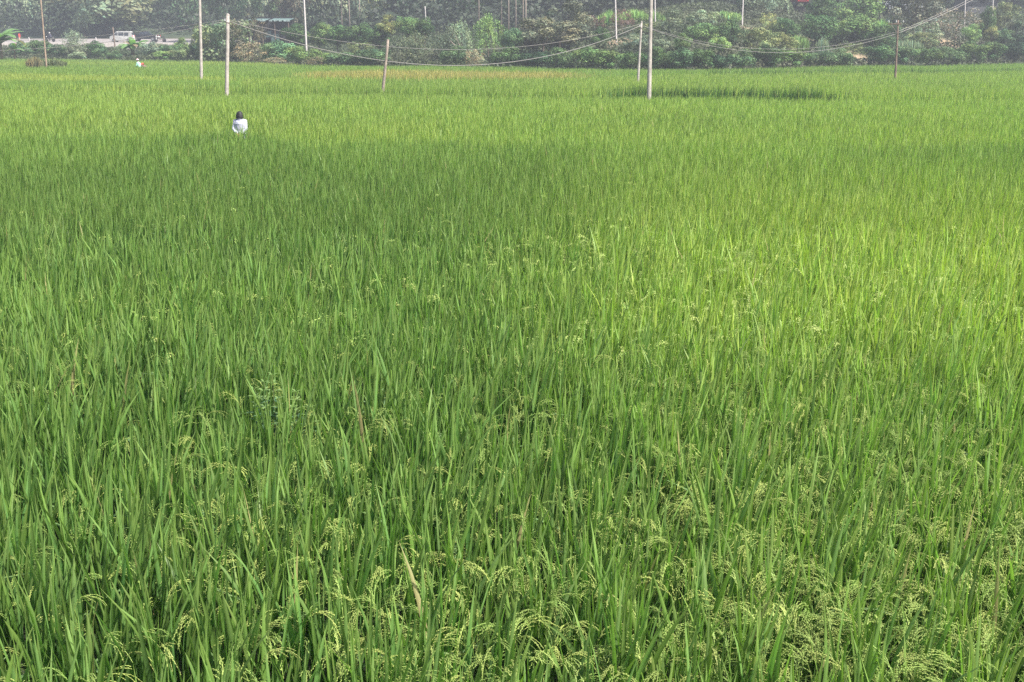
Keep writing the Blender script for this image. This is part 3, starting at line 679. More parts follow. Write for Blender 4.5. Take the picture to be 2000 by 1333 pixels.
# -- the wood behind
g = "trees of the wood at the top of the photo"
for (a, b_, c1, c2, z_, cc, lb) in [
    (396, 470, -70, 52, 190, 'dk', 'dark wood tree above the short thick pole'), (440, 520, -80, 46, 200, 'gr', 'grey wood tree left above the teal shed'),
    (496, 566, -60, 40, 186, 'bg', 'green wood tree directly above the teal shed'), (540, 600, -70, 56, 178, 'br', 'brown trunked tree right of the teal shed'),
    (580, 650, -80, 60, 188, 'gr', 'grey wood tree at the top of the slender hillside pole'), (636, 710, -70, 58, 180, 'gr', 'grey wood tree above the middle of the dark orchard row'),
    (694, 764, -80, 54, 186, 'ol', 'olive wood tree above the yellow bush'), (746, 822, -80, 46, 178, 'dk', 'dark wood tree above the bright green bush'),
    (808, 880, -70, 56, 184, 'gr', 'grey wood tree behind the short white stake'), (862, 934, -80, 60, 174, 'dk', 'dark wood tree above the weeping tree'),
    (920, 984, -80, 52, 182, 'bg', 'blue green wood tree left of the slender trunks'), (966, 1046, -80, 60, 178, 'dk', 'dark wood tree behind the slender trunks'),
    (1034, 1106, -80, 40, 168, 'dk', 'dark wood tree above the spreading brown tree'), (1094, 1180, -80, 34, 166, 'br', 'brownish wood tree left of the slim pole top'),
    (1168, 1240, -70, 20, 162, 'dk', 'dark wood tree above the light reeds'), (1228, 1300, -70, 26, 168, 'br', 'brownish wood tree at the top of the tallest pole'),
    (1284, 1356, -50, 38, 158, 'br', 'hazy brown tree right of the tallest pole top'), (1346, 1412, -50, 30, 160, 'bg', 'green wood tree between the tallest pole and the soil mound pole'),
    (1400, 1470, -60, 22, 164, 'gr', 'grey wood tree at the top of the soil mound pole'), (1550, 1640, -70, 6, 180, 'dk', 'dark wood tree above the red truck'),
    (1660, 1740, -60, 10, 182, 'bg', 'wood tree left of the grey roofed house'), (1826, 1900, -50, 16, 172, 'dk', 'dark wood tree left of the two right poles'),
    (1900, 1970, -60, 14, 190, 'ol', 'olive wood tree between the two right poles'), (1960, 2050, -60, 30, 176, 'bg', 'green wood tree in the top right corner')]:
    veg('tree', lb, T, 'loose' if z_ % 4 else 'round', a, b_, c1, c2, 0, cc, g, absz=z_)
# outside the frame to both sides, so that the scene goes on
ORD = ['first', 'second', 'third', 'fourth', 'fifth', 'sixth', 'seventh']
for i in range(7):
    veg('tree', ORD[i]+' tree counted outwards beyond the left edge of the photo', T, 'loose', -100-i*70, -10-i*70, -40, 70, 0, 'gr', "trees beyond the left edge", absz=225)
    veg('hedge_bush', ORD[i]+' bush counted outwards beyond the right edge of the photo', 'bush', 'mound', 2010+i*55, 2075+i*55, 70, 122, 4, 'dg', "bushes beyond the right edge")
    veg('tree', ORD[i]+' tree counted outwards beyond the right edge of the photo', T, 'loose', 2030+i*80, 2130+i*80, -50, 90, 20, 'md', "trees beyond the right edge")
    veg('hedge_bush', ORD[i]+' bush counted outwards beyond the left edge of the photo', 'bush', 'mound', -75-i*60, -5-i*60, 84, 116, 5, 'bg', "bushes beyond the left edge")

# undergrowth on the slope and the far wood: uncountable
def scatter(n, y0, y1, zlo, zhi, size, colr, name, kindlabel, dmin, mat, rise=0.0):
    zc = zlo+(zhi-zlo)*rng.random(n); px = -500+3000*rng.random(n); X = (px-W0/2)/F*zc; Y = zc/math.cos(TH)
    E = edge(px); keep = (zc > E+dmin); keep &= ~((zc > 187) & (zc < 209) & (px < 640))
    if dmin > 10: keep &= (zc > 212) | (px > 560)
    for (sx, sz, rx_, ry_) in SOIL: keep &= ((X-(sx-W0/2)/F*sz)/(rx_*1.15))**2+((Y-sz/math.cos(TH))/(ry_*1.15))**2 > 1
    X, Y, px, zc = X[keep], Y[keep], px[keep], zc[keep]; n = len(X); h = height(X, Y)
    hh = (vnoise(X, Y, 4)*0.9+0.1)*rise+0.15; zz = h+hh*rng.random(n)**0.6
    C = np.stack([X, Y, zz], 1); N = rng.normal(0, 0.5, (n, 3))+[0.2, -0.6, 0.6]; V, F_ = leafquads(C, N, size, rng)
    a = vnoise(X, Y, 5)[:, None]; b = vnoise(X+99, Y, 13)[:, None]; c = np.array(colr[0])*(1-a)+np.array(colr[1])*a; c = c*(1-b*0.5)+np.array(colr[2])*b*0.5
    c = c*(0.28+0.5*rng.random((n, 1))); o = link(name, np_mesh(name, V, F_, np.repeat(c, 4, 0), mat)); tag(o, kindlabel, name.replace('_', ' '), kind="stuff")
mleaf2 = leaf_mat("undergrowth_leaf", 0.6, 0.25)
scatter(330000, 0, 0, 92, 200, 0.15, [(.04, .08, .03), (.10, .15, .05), (.17, .15, .08)], "undergrowth", "weeds and low scrub covering the slope beyond the field", 1.0, mleaf2, 1.2)
scatter(240000, 0, 0, 150, 330, 0.42, [(.03, .06, .03), (.07, .11, .05), (.09, .10, .06)], "wood", "hazy mass of the far wood on the hillside", 55, mleaf2, 7.0)

# slender straight trunks
for (xx, yb, zc, lb) in [(979, 46, 150, 'leftmost of the slender bare trunks right of centre'), (993, 50, 148, 'second slender bare trunk from the left'), (1007, 45, 152, 'slender bare trunk left of the close pair'),
                         (1021, 46, 151, 'thin left trunk of the close pair of slender trunks'), (1026, 47, 149, 'thicker right trunk of the close pair of slender trunks'), (683, 52, 165, 'slender pale trunk above the dark orchard row'),
                         (703, 50, 168, 'slender pale trunk left of the yellow bush'), (935, 38, 158, 'slender trunk left of the vine hung tree'), (668, 55, 170, 'faint brown trunk above the orchard row')]:
    b0 = P(xx, yb+6, zc); g0 = ground_z(b0.x, b0.y); r = empty('slender_tree', (b0.x, b0.y, min(g0, b0.z)-0.3)); tag(r, lb, 'tree', 'slender straight trunks'); h = P(xx, -75, zc).z-r.location.z
    tb = MB(); rd = 0.085 if xx != 1026 else 0.13; tb.tube([(0, 0, 0), (0.03, 0, h*0.4), (0.0, 0, h)], [rd*1.2, rd, rd*0.6], 7); tb.build('trunk', M['palebark'], r, True)
    o = link('crown', CR[('sparse', xx % 3)], r); o.location = (0, 0, h+0.5); o.scale = (2.4, 2.4, 3.6); o.color = (.07, .10, .05, 1)
# dark bare trunks under the spreading brown tree and its neighbour
for (xx, yt, yb, zc, lb) in [(1060, 78, 106, 113, 'dark bare trunk under the left of the spreading brown tree'), (1092, 78, 100, 114, 'dark forked bare trunk under the right of the spreading brown tree')]:
    b0 = P(xx, yb, zc); b1 = P(xx+1, yt, zc); tb = MB(); tb.tube([Vector((0, 0, -.6)), Vector((.05, 0, (b1.z-b0.z)*.5)), b1-b0], [.16, .12, .09], 8); tb.tube([Vector((.05, 0, (b1.z-b0.z)*.5)), Vector((.5, 0, (b1.z-b0.z)*1.1))], [.08, .04], 6)
    o = tb.build('trunk', M['bark'], empty('bare_tree', b0), True); tag(o.parent, lb, 'tree', 'bare trunks under the brown tree')
    tw = link('twigs', CR[('sparse', xx % 3)], o.parent); tw.location = (.1, 0, (b1.z-b0.z)*1.1+.4); tw.scale = (.9, .9, .7); tw.color = (.12, .115, .085, 1)
# pale bare branches sticking out of the thicket
tb = MB(); o0 = P(893, 96, 112); f_ = lambda x, y: P(x, y, 112)-o0
tb.tube([f_(893, 94), f_(885, 86), f_(878, 78)], [.07, .05, .02], 5); tb.tube([f_(900, 94), f_(895, 84), f_(889, 68)], [.06, .04, .015], 5)
o = tb.build('bare_branch', M['palebark'], None, True); o.location = o0; tag(o, 'pale bare forked branches in front of the grey drooping tree', 'branch')

# banana plants
def banana(label, xx, yb, zc, H_, nleaf, L_, seed, group=None, stems=1):
    r = random.Random(seed); b0 = P(xx, yb, zc); g0 = ground_z(b0.x, b0.y); root = empty('banana_plant', (b0.x, b0.y, min(g0, b0.z))); tag(root, label, 'banana plant', group)
    H_ += b0.z-root.location.z
    for k in range(stems):
        off = Vector((r.uniform(-.7, .7) if k else 0, r.uniform(-.4, .4), 0)); tb = MB(); h = H_*r.uniform(.8, 1)
        tb.tube([off, off+Vector((.05, 0, h*.5)), off+Vector((.1, 0, h))], [.16, .13, .09], 8); tb.build('stem', simple_or('banana_stem', (.20, .14, .09)), root, True)
        for i in range(nleaf):
            a = i*2.4+r.uniform(-.3, .3); el = r.uniform(.4, 1.3); V_, F_, n = [], [], 9; p = off+Vector((.1, 0, h)); l = L_*r.uniform(.75, 1.1); ang = el
            for j in range(n):
                t = j/(n-1); wd = l*.15*math.sin(math.pi*min(1, (t*.93+.05)))**.6*(1 if t > .12 else .15); sd = Vector((-math.sin(a), math.cos(a), 0)); dz = -0.25*wd
                V_ += [p-sd*wd+Vector((0, 0, dz)), p, p+sd*wd+Vector((0, 0, dz))]
                p = p+Vector((math.cos(a)*math.cos(ang), math.sin(a)*math.cos(ang), math.sin(ang)))*l/(n-1); ang -= r.uniform(.12, .26)
            for j in range(n-1):
                for q in (0, 1): F_.append((j*3+q, j*3+q+1, (j+1)*3+q+1, (j+1)*3+q))
            dead = i >= nleaf-2 and k == 0; c = np.array([.26, .19, .12] if dead else [.17, .30, .10])*r.uniform(.8, 1.25)
            me = np_mesh('leaf', np.array([tuple(v) for v in V_]), np.array(F_), np.tile(c, (len(V_), 1)), M['rice'], True); link('leaf', me, root)
def simple_or(nm, c):
    return bpy.data.materials.get(nm) or simple_mat(nm, c, 0.8, noise=.5, nscale=5)
banana('banana plant with ragged leaves in front of the road below the van', 262, 114, 148, 1.5, 11, 2.7, 3, 'banana plants', 2)
banana('big leaved banana plant cut by the left edge of the photo', 4, 104, 140, 1.6, 10, 3.4, 8, 'banana plants', 2)
banana('smaller pale banana plant beside the one at the left edge', 28, 108, 141, 0.8, 8, 1.8, 12, 'banana plants', 1)

# ------------------------------------------------------------------ poles and cables
def pole(label, x1, y1, x0, y0, zc, d0, d1, mat='concrete', name='utility_pole', group='poles standing in the rice field', sink=1.1, crossarm=False, beyond=0, cap=True):
    a = P(x0, y0, zc); b = P(x1, y1, zc); dv = (b-a).normalized(); root = empty(name, a - dv*sink); tag(root, label, 'pole', group)
    top = b + dv*beyond - root.location; tb = MB(); n = 6; r = random.Random(int(x0))
    tb.tube([top*(i/n)+Vector((r.uniform(-.006, .006), r.uniform(-.006, .006), 0)) for i in range(n+1)], [d0/2+(d1-d0)/2*i/n for i in range(n+1)], 14); tb.build('shaft', M[mat], root, True)
    if cap:
        tb = MB(); tb.lathe([(d1*.52, -.04), (d1*.56, -.02), (d1*.5, .03), (d1*.2, .07)], top, 12); tb.build('cap', M[mat], root)
        tb = MB(); tb.lathe([(d1*.60, -.08), (d1*.60, .0)], top-dv*.35, 12); tb.build('wire_band', M['iron'], root)
        tb = MB(); tb.lathe([(.02, 0), (.045, .01), (.05, .05), (.03, .07), (.04, .1), (.01, .12)], top-dv*.3+Vector((-d1*.5-.05, -.02, 0)), 10); tb.build('insulator', M['porcelain'], root)
    if crossarm:
        tb = MB(); tb.box(top-dv*.25+Vector((-.25, -.09, 0)), (.9, .07, .09)); ca = tb.build('crossarm', M['wood'], root, bevel=.01)
        for xx in (-.6, -.1, .55):
            tb = MB(); tb.lathe([(.02, 0), (.05, .02), (.055, .09), (.03, .11), (.045, .15), (.01, .18)], top-dv*.22+Vector((xx-.05 if xx < .5 else .32, -.09, .05)), 10); tb.build('insulator', M['porcelain'], root)
        tb = MB(); tb.tube([top-dv*.9+Vector((0, -.1, 0)), top-dv*.28+Vector((-.5, -.1, 0))], .02, 6); tb.build('brace', M['iron'], root)
    return root
z = zc_at
pole('tall pale concrete pole on the left, its top out of the photo', 390, -6, 393.5, 155, z(155), .21, .17, beyond=1.5)
pole('short thick grey concrete pole with its top in view, carrying the cables', 445, 30, 443, 181, z(181), .20, .17)
pole('short leaning wooden post near the centre of the field', 758, 78, 748, 176, z(176), .17, .13, 'palebark', cap=False)
pole('thin concrete pole leaning right, just left of the tallest pole', 1253, 44, 1246, 157, z(157), .17, .12)
pole('tallest and thickest concrete pole right of centre, its top out of the photo', 1271.5, -6, 1267.5, 190, z(190), .21, .155, beyond=1.5)
pole('dark wooden pole with a short crossarm and insulators on the right', 1754, 40, 1748.5, 152, z(152), .16, .12, 'wood', crossarm=True, cap=False)
pole('thin leaning tan bamboo pole in the upper left', 79, -8, 90, 122, z(132), .16, .12, 'tanwood', cap=False, sink=1.6, beyond=.5)
g = 'poles on the slope beyond the field'
pole('slender pale pole on the hillside above the green mounds', 593.5, -8, 598.5, 97, 137, .25, .17, 'palecon', group=g, beyond=.5)
pole('short white stake among the trees right of the yellow bush', 830, 13, 832, 44, 140, .12, .10, 'palecon', group=g, cap=False)
pole('slim pale pole standing on the bare soil terrace', 1201.5, -8, 1204, 84, 117, .19, .15, 'palecon', group=g, beyond=.5)
pole('slim pale pole top close behind the tallest pole', 1279, -8, 1280, 54, 124, .16, .13, 'palecon', group=g, beyond=.5)
pole('white pole standing on the small soil mound', 1451.5, -8, 1450, 40, 129, .17, .14, 'palecon', group=g, beyond=.5)
pole('thin white pole at the top right, left one of the last two', 1886, -8, 1884, 38, 137, .14, .12, 'palecon', group=g, beyond=.5, sink=3)
pole('thin white pole at the top right, right one of the last two', 1940, -8, 1938, 42, 137, .14, .12, 'palecon', group=g, beyond=.5, sink=3)
pole('short brown post in front of the white van', 220.5, 54, 225, 97, 184, .26, .20, 'wood', group=g, cap=False)
pole('concrete pole beyond the left edge of the photo', -600, 30, -602, 181, 55, .2, .17)
pole('concrete pole beyond the right edge of the photo', 2152, -170, 2150, 140, 88, .2, .17)
def cable(label, p0, p1, sag, rad=.016):
    tb = MB(); pts = []; o0 = p0
    for i in range(41):
        t = i/40; q = p0.lerp(p1, t)-o0; q.z -= 4*sag*t*(1-t); pts.append(q)
    tb.tube(pts, rad*0.72, 6); o = tb.build('cable', M['cable'], None, True); o.location = o0; tag(o, label, 'cable', 'cables strung between the poles')
A = P(1252, 50, z(157)); B = P(445, 41, z(181)); C = P(1752, 66, z(152))
cable('lowest sagging cable between the short thick pole and the thin leaning pole', A, B, 2.28, .020)
cable('higher thinner cable between the short thick pole and the thin leaning pole', P(1252, 47, z(157)), P(445, 38, z(181)), 1.50, .012)
cable('lower cable sagging between the thin leaning pole and the dark wooden pole', A, C, 1.45, .018)
cable('slightly higher cable between the thin leaning pole and the dark wooden pole', P(1253, 50, z(157)), P(1753, 62, z(152)), 1.30, .014)
cable('lower cable running left from the short thick pole to the edge of the photo', B, P(-600, 42, 55), 1.42, .018)
cable('upper thinner cable running left from the short thick pole', P(445, 38, z(181)), P(-600, 38, 55), 1.05, .012)
cable('cable rising right from the dark wooden pole to the top edge', C, P(2150, -160, 88), .75, .024)
cable('second cable close above it, rising right from the dark wooden pole', P(1753, 62, z(152)), P(2150, -164, 88), .72, .018)
for (xx, yt, yb, lb) in [(57, 71, 80, 'small white road post left of the leaning bamboo pole'), (104, 69, 81, 'small white road post right of the leaning bamboo pole'), (188, 71, 84, 'small pale road post left of the white van')]:
    a = P(xx, yb, 196.4); tb = MB(); tb.lathe([(.11, -.3), (.11, .75), (.09, .9), (.02, .95)], (0, 0, 0), 10)
    o = tb.build('road_post', M['palecon'], None); o.location = a; o.location.z = 2.7; tag(o, lb, 'road post', 'posts along the road shoulder')

# ------------------------------------------------------------------ vehicles
def car(label, cat, name, loc, rz, prof, Wd, wheels, wr, paint, wins, hl, tl, roofnarrow=.86):
    root = empty(name, loc, rz); tag(root, label, cat)
    n = len(prof); zmax = max(p[1] for p in prof); belt = 0.62*zmax
    def wy(zz, s): return s*Wd/2*(1 if zz < belt else 1-(1-roofnarrow)*(zz-belt)/(zmax-belt))
    tb = MB(); tb.add([(x, wy(zz, -1), zz) for x, zz in prof]+[(x, wy(zz, 1), zz) for x, zz in prof], [tuple(range(n))]+[tuple(range(2*n-1, n-1, -1))]+[(i, (i+1) % n, n+(i+1) % n, n+i) for i in range(n)])
    tb.build('body', paint, root, bevel=.04)
    for nm, poly in wins:
        for s in (-1, 1):
            e = .02; v = [(x, wy(zz, s)+s*e, zz) for x, zz in poly]; v2 = [(x, wy(zz, s)-s*.03, zz) for x, zz in poly]; k = len(poly); tb = MB()
            tb.add(v+v2, [tuple(range(k)), tuple(range(2*k-1, k-1, -1))]+[(i, (i+1) % k, k+(i+1) % k, k+i) for i in range(k)]); tb.build(nm, M['glass'], root)
    for nm, (xa, za, xb, zb) in (('windscreen', hl[1]), ('rear_window', tl[1])):
        nx_, nz_ = (zb-za), -(xb-xa); l = math.hypot(nx_, nz_); sg = -1 if nm == 'windscreen' else 1; ox, oz = sg*abs(nx_)/l*.02, abs(nz_)/l*.02
        tb = MB(); q = [(xa+ox, wy(za, -1)*.9, za+oz), (xb+ox, wy(zb, -1)*.9, zb+oz), (xb+ox, wy(zb, 1)*.9, zb+oz), (xa+ox, wy(za, 1)*.9, za+oz)]; q2 = [(a_-ox*2, b_, c_-oz*2) for a_, b_, c_ in q]
        tb.add(q+q2, [(0, 1, 2, 3), (7, 6, 5, 4), (0, 4, 5, 1), (1, 5, 6, 2), (2, 6, 7, 3), (3, 7, 4, 0)]); tb.build(nm, M['glass'], root)
    for s in (-1, 1):
        tb = MB(); tb.box((hl[0][0], s*Wd*.36, hl[0][1]), (.08, .32, .2)); tb.build('headlight', M['lamp'], root, bevel=.02)
        tb = MB(); tb.box((tl[0][0], s*Wd*.40, tl[0][1]), (.08, .16, .34)); tb.build('tail_light', M['redlamp'], root, bevel=.02)
        for xw in wheels:
            wh = empty('wheel', (xw, s*(Wd/2-.09), wr)); wh.parent = root
            tb = MB(); tb.lathe([(wr*.62, -.1), (wr*.95, -.11), (wr, -.06), (wr, .06), (wr*.95, .11), (wr*.62, .1)], (0, 0, 0), 24, 'Y'); tb.build('tyre', M['rubber'], wh, True)
            tb = MB(); tb.lathe([(wr*.2, s*.09-.01), (wr*.62, s*.07), (wr*.62, s*.125), (wr*.2, s*.11)], (0, 0, 0), 16, 'Y'); tb.build('rim', M['chrome'], wh)
    return root
def roadz(Y): return float(np.interp(Y, [196.9, 200, 204, 211], [2.77, 2.89, 3.10, 3.41]))
def onroad(px, Y): zc = Y*math.cos(TH)+(CAMZ-2.8)*math.sin(TH); return Vector(((px-W0/2)/F*zc, Y, roadz(Y)))
car('white minivan driving left along the raised road', 'van', 'minivan', onroad(240, 199.5), 0,
    [(-2.2, .3), (-2.22, .75), (-2.1, 1.0), (-1.55, 1.18), (-.95, 1.82), (-.6, 1.93), (1.6, 1.93), (1.95, 1.80), (2.18, 1.0), (2.2, .35), (1.9, .28), (-1.9, .26)], 1.72, (-1.42, 1.35), .33, M['whitepaint'],
    [('side_window', [(-1.42, 1.2), (-.97, 1.70), (-.62, 1.72), (-.60, 1.2)]), ('side_window', [(-.45, 1.2), (-.45, 1.72), (.55, 1.72), (.55, 1.2)]), ('side_window', [(.72, 1.2), (.72, 1.72), (1.45, 1.72), (1.5, 1.2)])],
    ((-2.2, .82), (-1.50, 1.24, -.98, 1.78)), ((2.17, 1.05), (2.1, 1.25, 1.98, 1.72))).scale = (.88, .9, .92)
car('dark pickup car behind the white van, half hidden by scrub', 'car', 'pickup_car', onroad(286, 202.5), 0,
    [(-2.3, .35), (-2.32, .75), (-2.15, .95), (-1.2, 1.05), (-.6, 1.55), (.55, 1.6), (.95, 1.1), (2.3, 1.08), (2.32, .4), (2.0, .33), (-2.0, .31)], 1.75, (-1.5, 1.4), .34, M['blackpaint'],
    [('side_window', [(-1.0, 1.1), (-.55, 1.46), (-.15, 1.48), (-.15, 1.1)]), ('side_window', [(-.05, 1.1), (-.05, 1.48), (.5, 1.5), (.78, 1.1)])],
    ((-2.28, .8), (-1.15, 1.08, -.64, 1.5)), ((2.3, .85), (.92, 1.15, .62, 1.52)))
tr = P(1549, 10, 150)
root = car('red truck with white bumper in the dark gap at the top right', 'truck', 'truck', Vector((tr.x, tr.y, tr.z-.2)), R(-75),
    [(-.9, .4), (-.95, 1.2), (-.75, 1.9), (.2, 1.95), (.3, 1.5), (2.6, 1.5), (2.6, .5), (2.2, .42)], 1.7, (-.5, 1.9), .36, M['redpaint'],
    [('side_window', [(-.72, 1.3), (-.62, 1.75), (.1, 1.78), (.1, 1.3)])], ((-.95, .75), (-.93, 1.25, -.78, 1.8)), ((2.6, .8), (.32, 1.5, .24, 1.85)))
tb = MB(); tb.box((-1.0, 0, .5), (.12, 1.6, .3)); tb.build('bumper', M['whitepaint'], root, bevel=.03)
# the truck's ground: level ledge on the slope
tb = MB(); tb.box((tr.x, tr.y+3, tr.z-.9), (7, 9, 1.36)); tag(tb.build('terrace', simple_or('terrace_earth', (.06, .055, .05)), None), kind='structure')
def motorbike(label, loc, rz, paint, sc=1):
    root = empty('motorcycle', loc, rz); root.scale = (sc,)*3; tag(root, label, 'motorcycle')
    for xw in (-.62, .62):
        wh = empty('wheel', (xw, 0, .3)); wh.parent = root; tb = MB(); tb.lathe([(.22, -.05), (.29, -.05), (.3, 0), (.29, .05), (.22, .05)], (0, 0, 0), 18, 'Y'); tb.build('tyre', M['rubber'], wh, True)
        tb = MB(); tb.lathe([(.05, -.03), (.22, -.012), (.22, .012), (.05, .03)], (0, 0, 0), 12, 'Y'); tb.build('rim', M['chrome'], wh)
    tb = MB(); tb.tube([(-.62, 0, .3), (-.42, 0, .95)], .03, 6); tb.tube([(-.45, 0, .8), (-.1, 0, .45), (.3, 0, .4), (.62, 0, .3)], .06, 8); tb.tube([(.3, 0, .42), (.7, 0, .75)], .03, 6); tb.build('frame', M['iron'], root)
    tb = MB(); tb.tube([(-.45, 0, .78), (-.2, 0, .82), (.1, 0, .72)], [.1, .15, .1], 10); tb.build('fuel_tank', paint, root, True)
    tb = MB(); tb.tube([(.05, 0, .76), (.35, 0, .78), (.72, 0, .84)], [.09, .12, .09], 10, flat=.8); tb.build('saddle', M['rubber'], root, True)
    tb = MB(); tb.tube([(-.38, -.33, 1.02), (-.45, 0, .98), (-.38, .33, 1.02)], .02, 6); tb.build('handlebar', M['iron'], root)
    tb = MB(); tb.ball((-.55, 0, .88), (.08, .09, .09)); tb.build('headlight', M['lamp'], root, True)
    tb = MB(); tb.box((-.55, 0, .62), (.18, .3, .42), taper=.7); tb.build('front_fairing', paint, root, bevel=.03)
    return root
motorbike('white motorcycle parked at the right end of the visible road', onroad(313, 198.5), R(20), M['whitepaint'], 1.1)
mb_loc = onroad(98, 199.5)
motorbike('dark motorcycle ridden along the road behind the leaning bamboo pole', mb_loc, 0, M['blackpaint'])

# ------------------------------------------------------------------ buildings
def house(label, cat, name, p, wd, dp, hh, roofh, rz, wallm, roofm, over=.4):
    root = empty(name, p, rz); tag(root, label, cat)
    tb = MB(); tb.box((0, 0, hh/2-1), (wd, dp, hh+2)); wl = tb.build('wall', wallm, root)
    a, b_ = wd/2+over, dp/2+over; tb = MB(); t = .12
    for s in (-1, 1):
        e = [(-a, s*b_, hh-.1), (a, s*b_, hh-.1), (a, 0, hh+roofh), (-a, 0, hh+roofh)]; e2 = [(x, y, zz+t) for x, y, zz in e]
        tb.add(e+e2, [(0, 1, 2, 3), (7, 6, 5, 4), (0, 4, 5, 1), (1, 5, 6, 2), (2, 6, 7, 3), (3, 7, 4, 0)])
    tb.build('roof', roofm, root)
    tb = MB()
    for s in (-1, 1): tb.add([(s*wd/2, -dp/2, hh), (s*wd/2, dp/2, hh), (s*wd/2, 0, hh+roofh-.05)], [(0, 1, 2)])
    tb.build('gable', wallm, root)
    for xx in (-wd*.28, wd*.28):
        tb = MB(); tb.box((xx, -dp/2-.012, hh*.55), (wd*.16, .04, hh*.3)); f_ = tb.build('window', M['glass'], root); tb = MB()
        for (cx, cz, sx, sz) in ((0, .5, 1.1, .08), (0, -.5, 1.1, .08), (.5, 0, .08, 1), (-.5, 0, .08, 1), (0, 0, .06, 1)): tb.box((xx+cx*wd*.16, -dp/2-.05, hh*.55+cz*hh*.3), (sx*wd*.16 if sx > .1 else .08, .05, sz*hh*.3 if sz > .1 else .08))
        tb.build('frame', M['whitepaint'], f_)
    tb = MB(); tb.box((0, -dp/2-.012, hh*.36), (wd*.16, .05, hh*.72)); tb.build('door', M['dark'], root)
    return root
pd = simple_or('grey_plaster', (.10, .10, .105))
p = P(1733, 30, 150); house('grey roofed house between the round orchard trees and the large dark tree', 'house', 'house', p, 3.2, 3.6, .75, .9, R(28), pd, M['roof'])
p = P(1788, 27, 153); house('small pale shed glimpsed through the large dark tree', 'shed', 'shed', p, 1.8, 1.8, .8, .6, R(-40), pd, M['roof'])
p = P(1906, 8, 160); house('long low grey roof at the top edge between the last two poles', 'house', 'house', p, 4.5, 4, .7, .7, R(5), pd, M['roof'])
# teal shed
p = P(528, 74, 165); root = empty('open_shed', (p.x, p.y, p.z-.5)); tag(root, 'open shed with a pale teal sheet roof and teal panels among the trees', 'shed')
s_ = 165/F; tb = MB(); 
def corr(x0, x1, zz):
    n = 28; V_ = []
    for i in range(n+1):
        x = x0+(x1-x0)*i/n; b = .05*math.cos(i*math.pi); V_ += [(x, -1.6, zz-.15+b), (x, 1.8, zz+.15+b)]
    tb.add(V_, [(2*i, 2*i+2, 2*i+3, 2*i+1) for i in range(n)])
corr(-3.0, -.2, 3.0); corr(.35, 3.3, 3.03)
rf = tb.build('roof', M['teal'], root); sm = rf.modifiers.new('solid', 'SOLIDIFY'); sm.thickness = .05
tb = MB()
for xx in (-2.9, -2.3, -1.7, -1.0, -.5, .5, 1.2, 1.9, 2.6, 3.1):
    tb = MB(); tb.box((xx, -1.66, 2.86), (.42, .05, .20)); tb.build('roof_sheet', simple_or('pale_sheet', (.40, .50, .48)), root)
for xx in (-2.8, -.8, 1.0, 3.0):
    tb = MB(); tb.tube([(xx, -1.4, -1), (xx, -1.4, 2.85)], .07, 6); tb.build('post', M['wood'], root)
tb = MB(); tb.box((0, 1.7, 1.2), (6.2, .12, 4.4)); tb.build('wall', M['dark'], root)
tb = MB(); tb.box((-.4, -1.0, 1.0), (1.6, .06, .9)); tb.box((.9, -.9, .4), (1.2, .06, 1.3)); tb.build('panel', M['teal'], root)

# ------------------------------------------------------------------ people
def hand(tb, c, d, up, side=1, curl=.5):
    c, d, up = Vector(c), Vector(d).normalized(), Vector(up).normalized(); sd = d.cross(up).normalized()
    tb.tube([c, c+d*.04, c+d*.085], [.024, .036, .034], 10, flat=.5)
    for i, l in enumerate((.062, .072, .068, .052)):
        b0 = c+d*.08+sd*(i-1.5)*.019; d1 = (d+up*curl*.6).normalized(); d2 = (d*.5+up*curl*1.3).normalized(); d3 = (d*.0+up*1.4*curl+d*.1).normalized()
        tb.tube([b0, b0+d1*l*.45, b0+d1*l*.45+d2*l*.35, b0+d1*l*.45+d2*l*.35+d3*l*.25], [.0095, .009, .008, .0065], 7)
    b0 = c+d*.02-sd*.03*side; d1 = (d*.7-sd*.6*side+up*.3).normalized(); tb.tube([b0, b0+d1*.035, b0+d1*.035+(d+up*.4).normalized()*.03], [.012, .010, .007], 7)
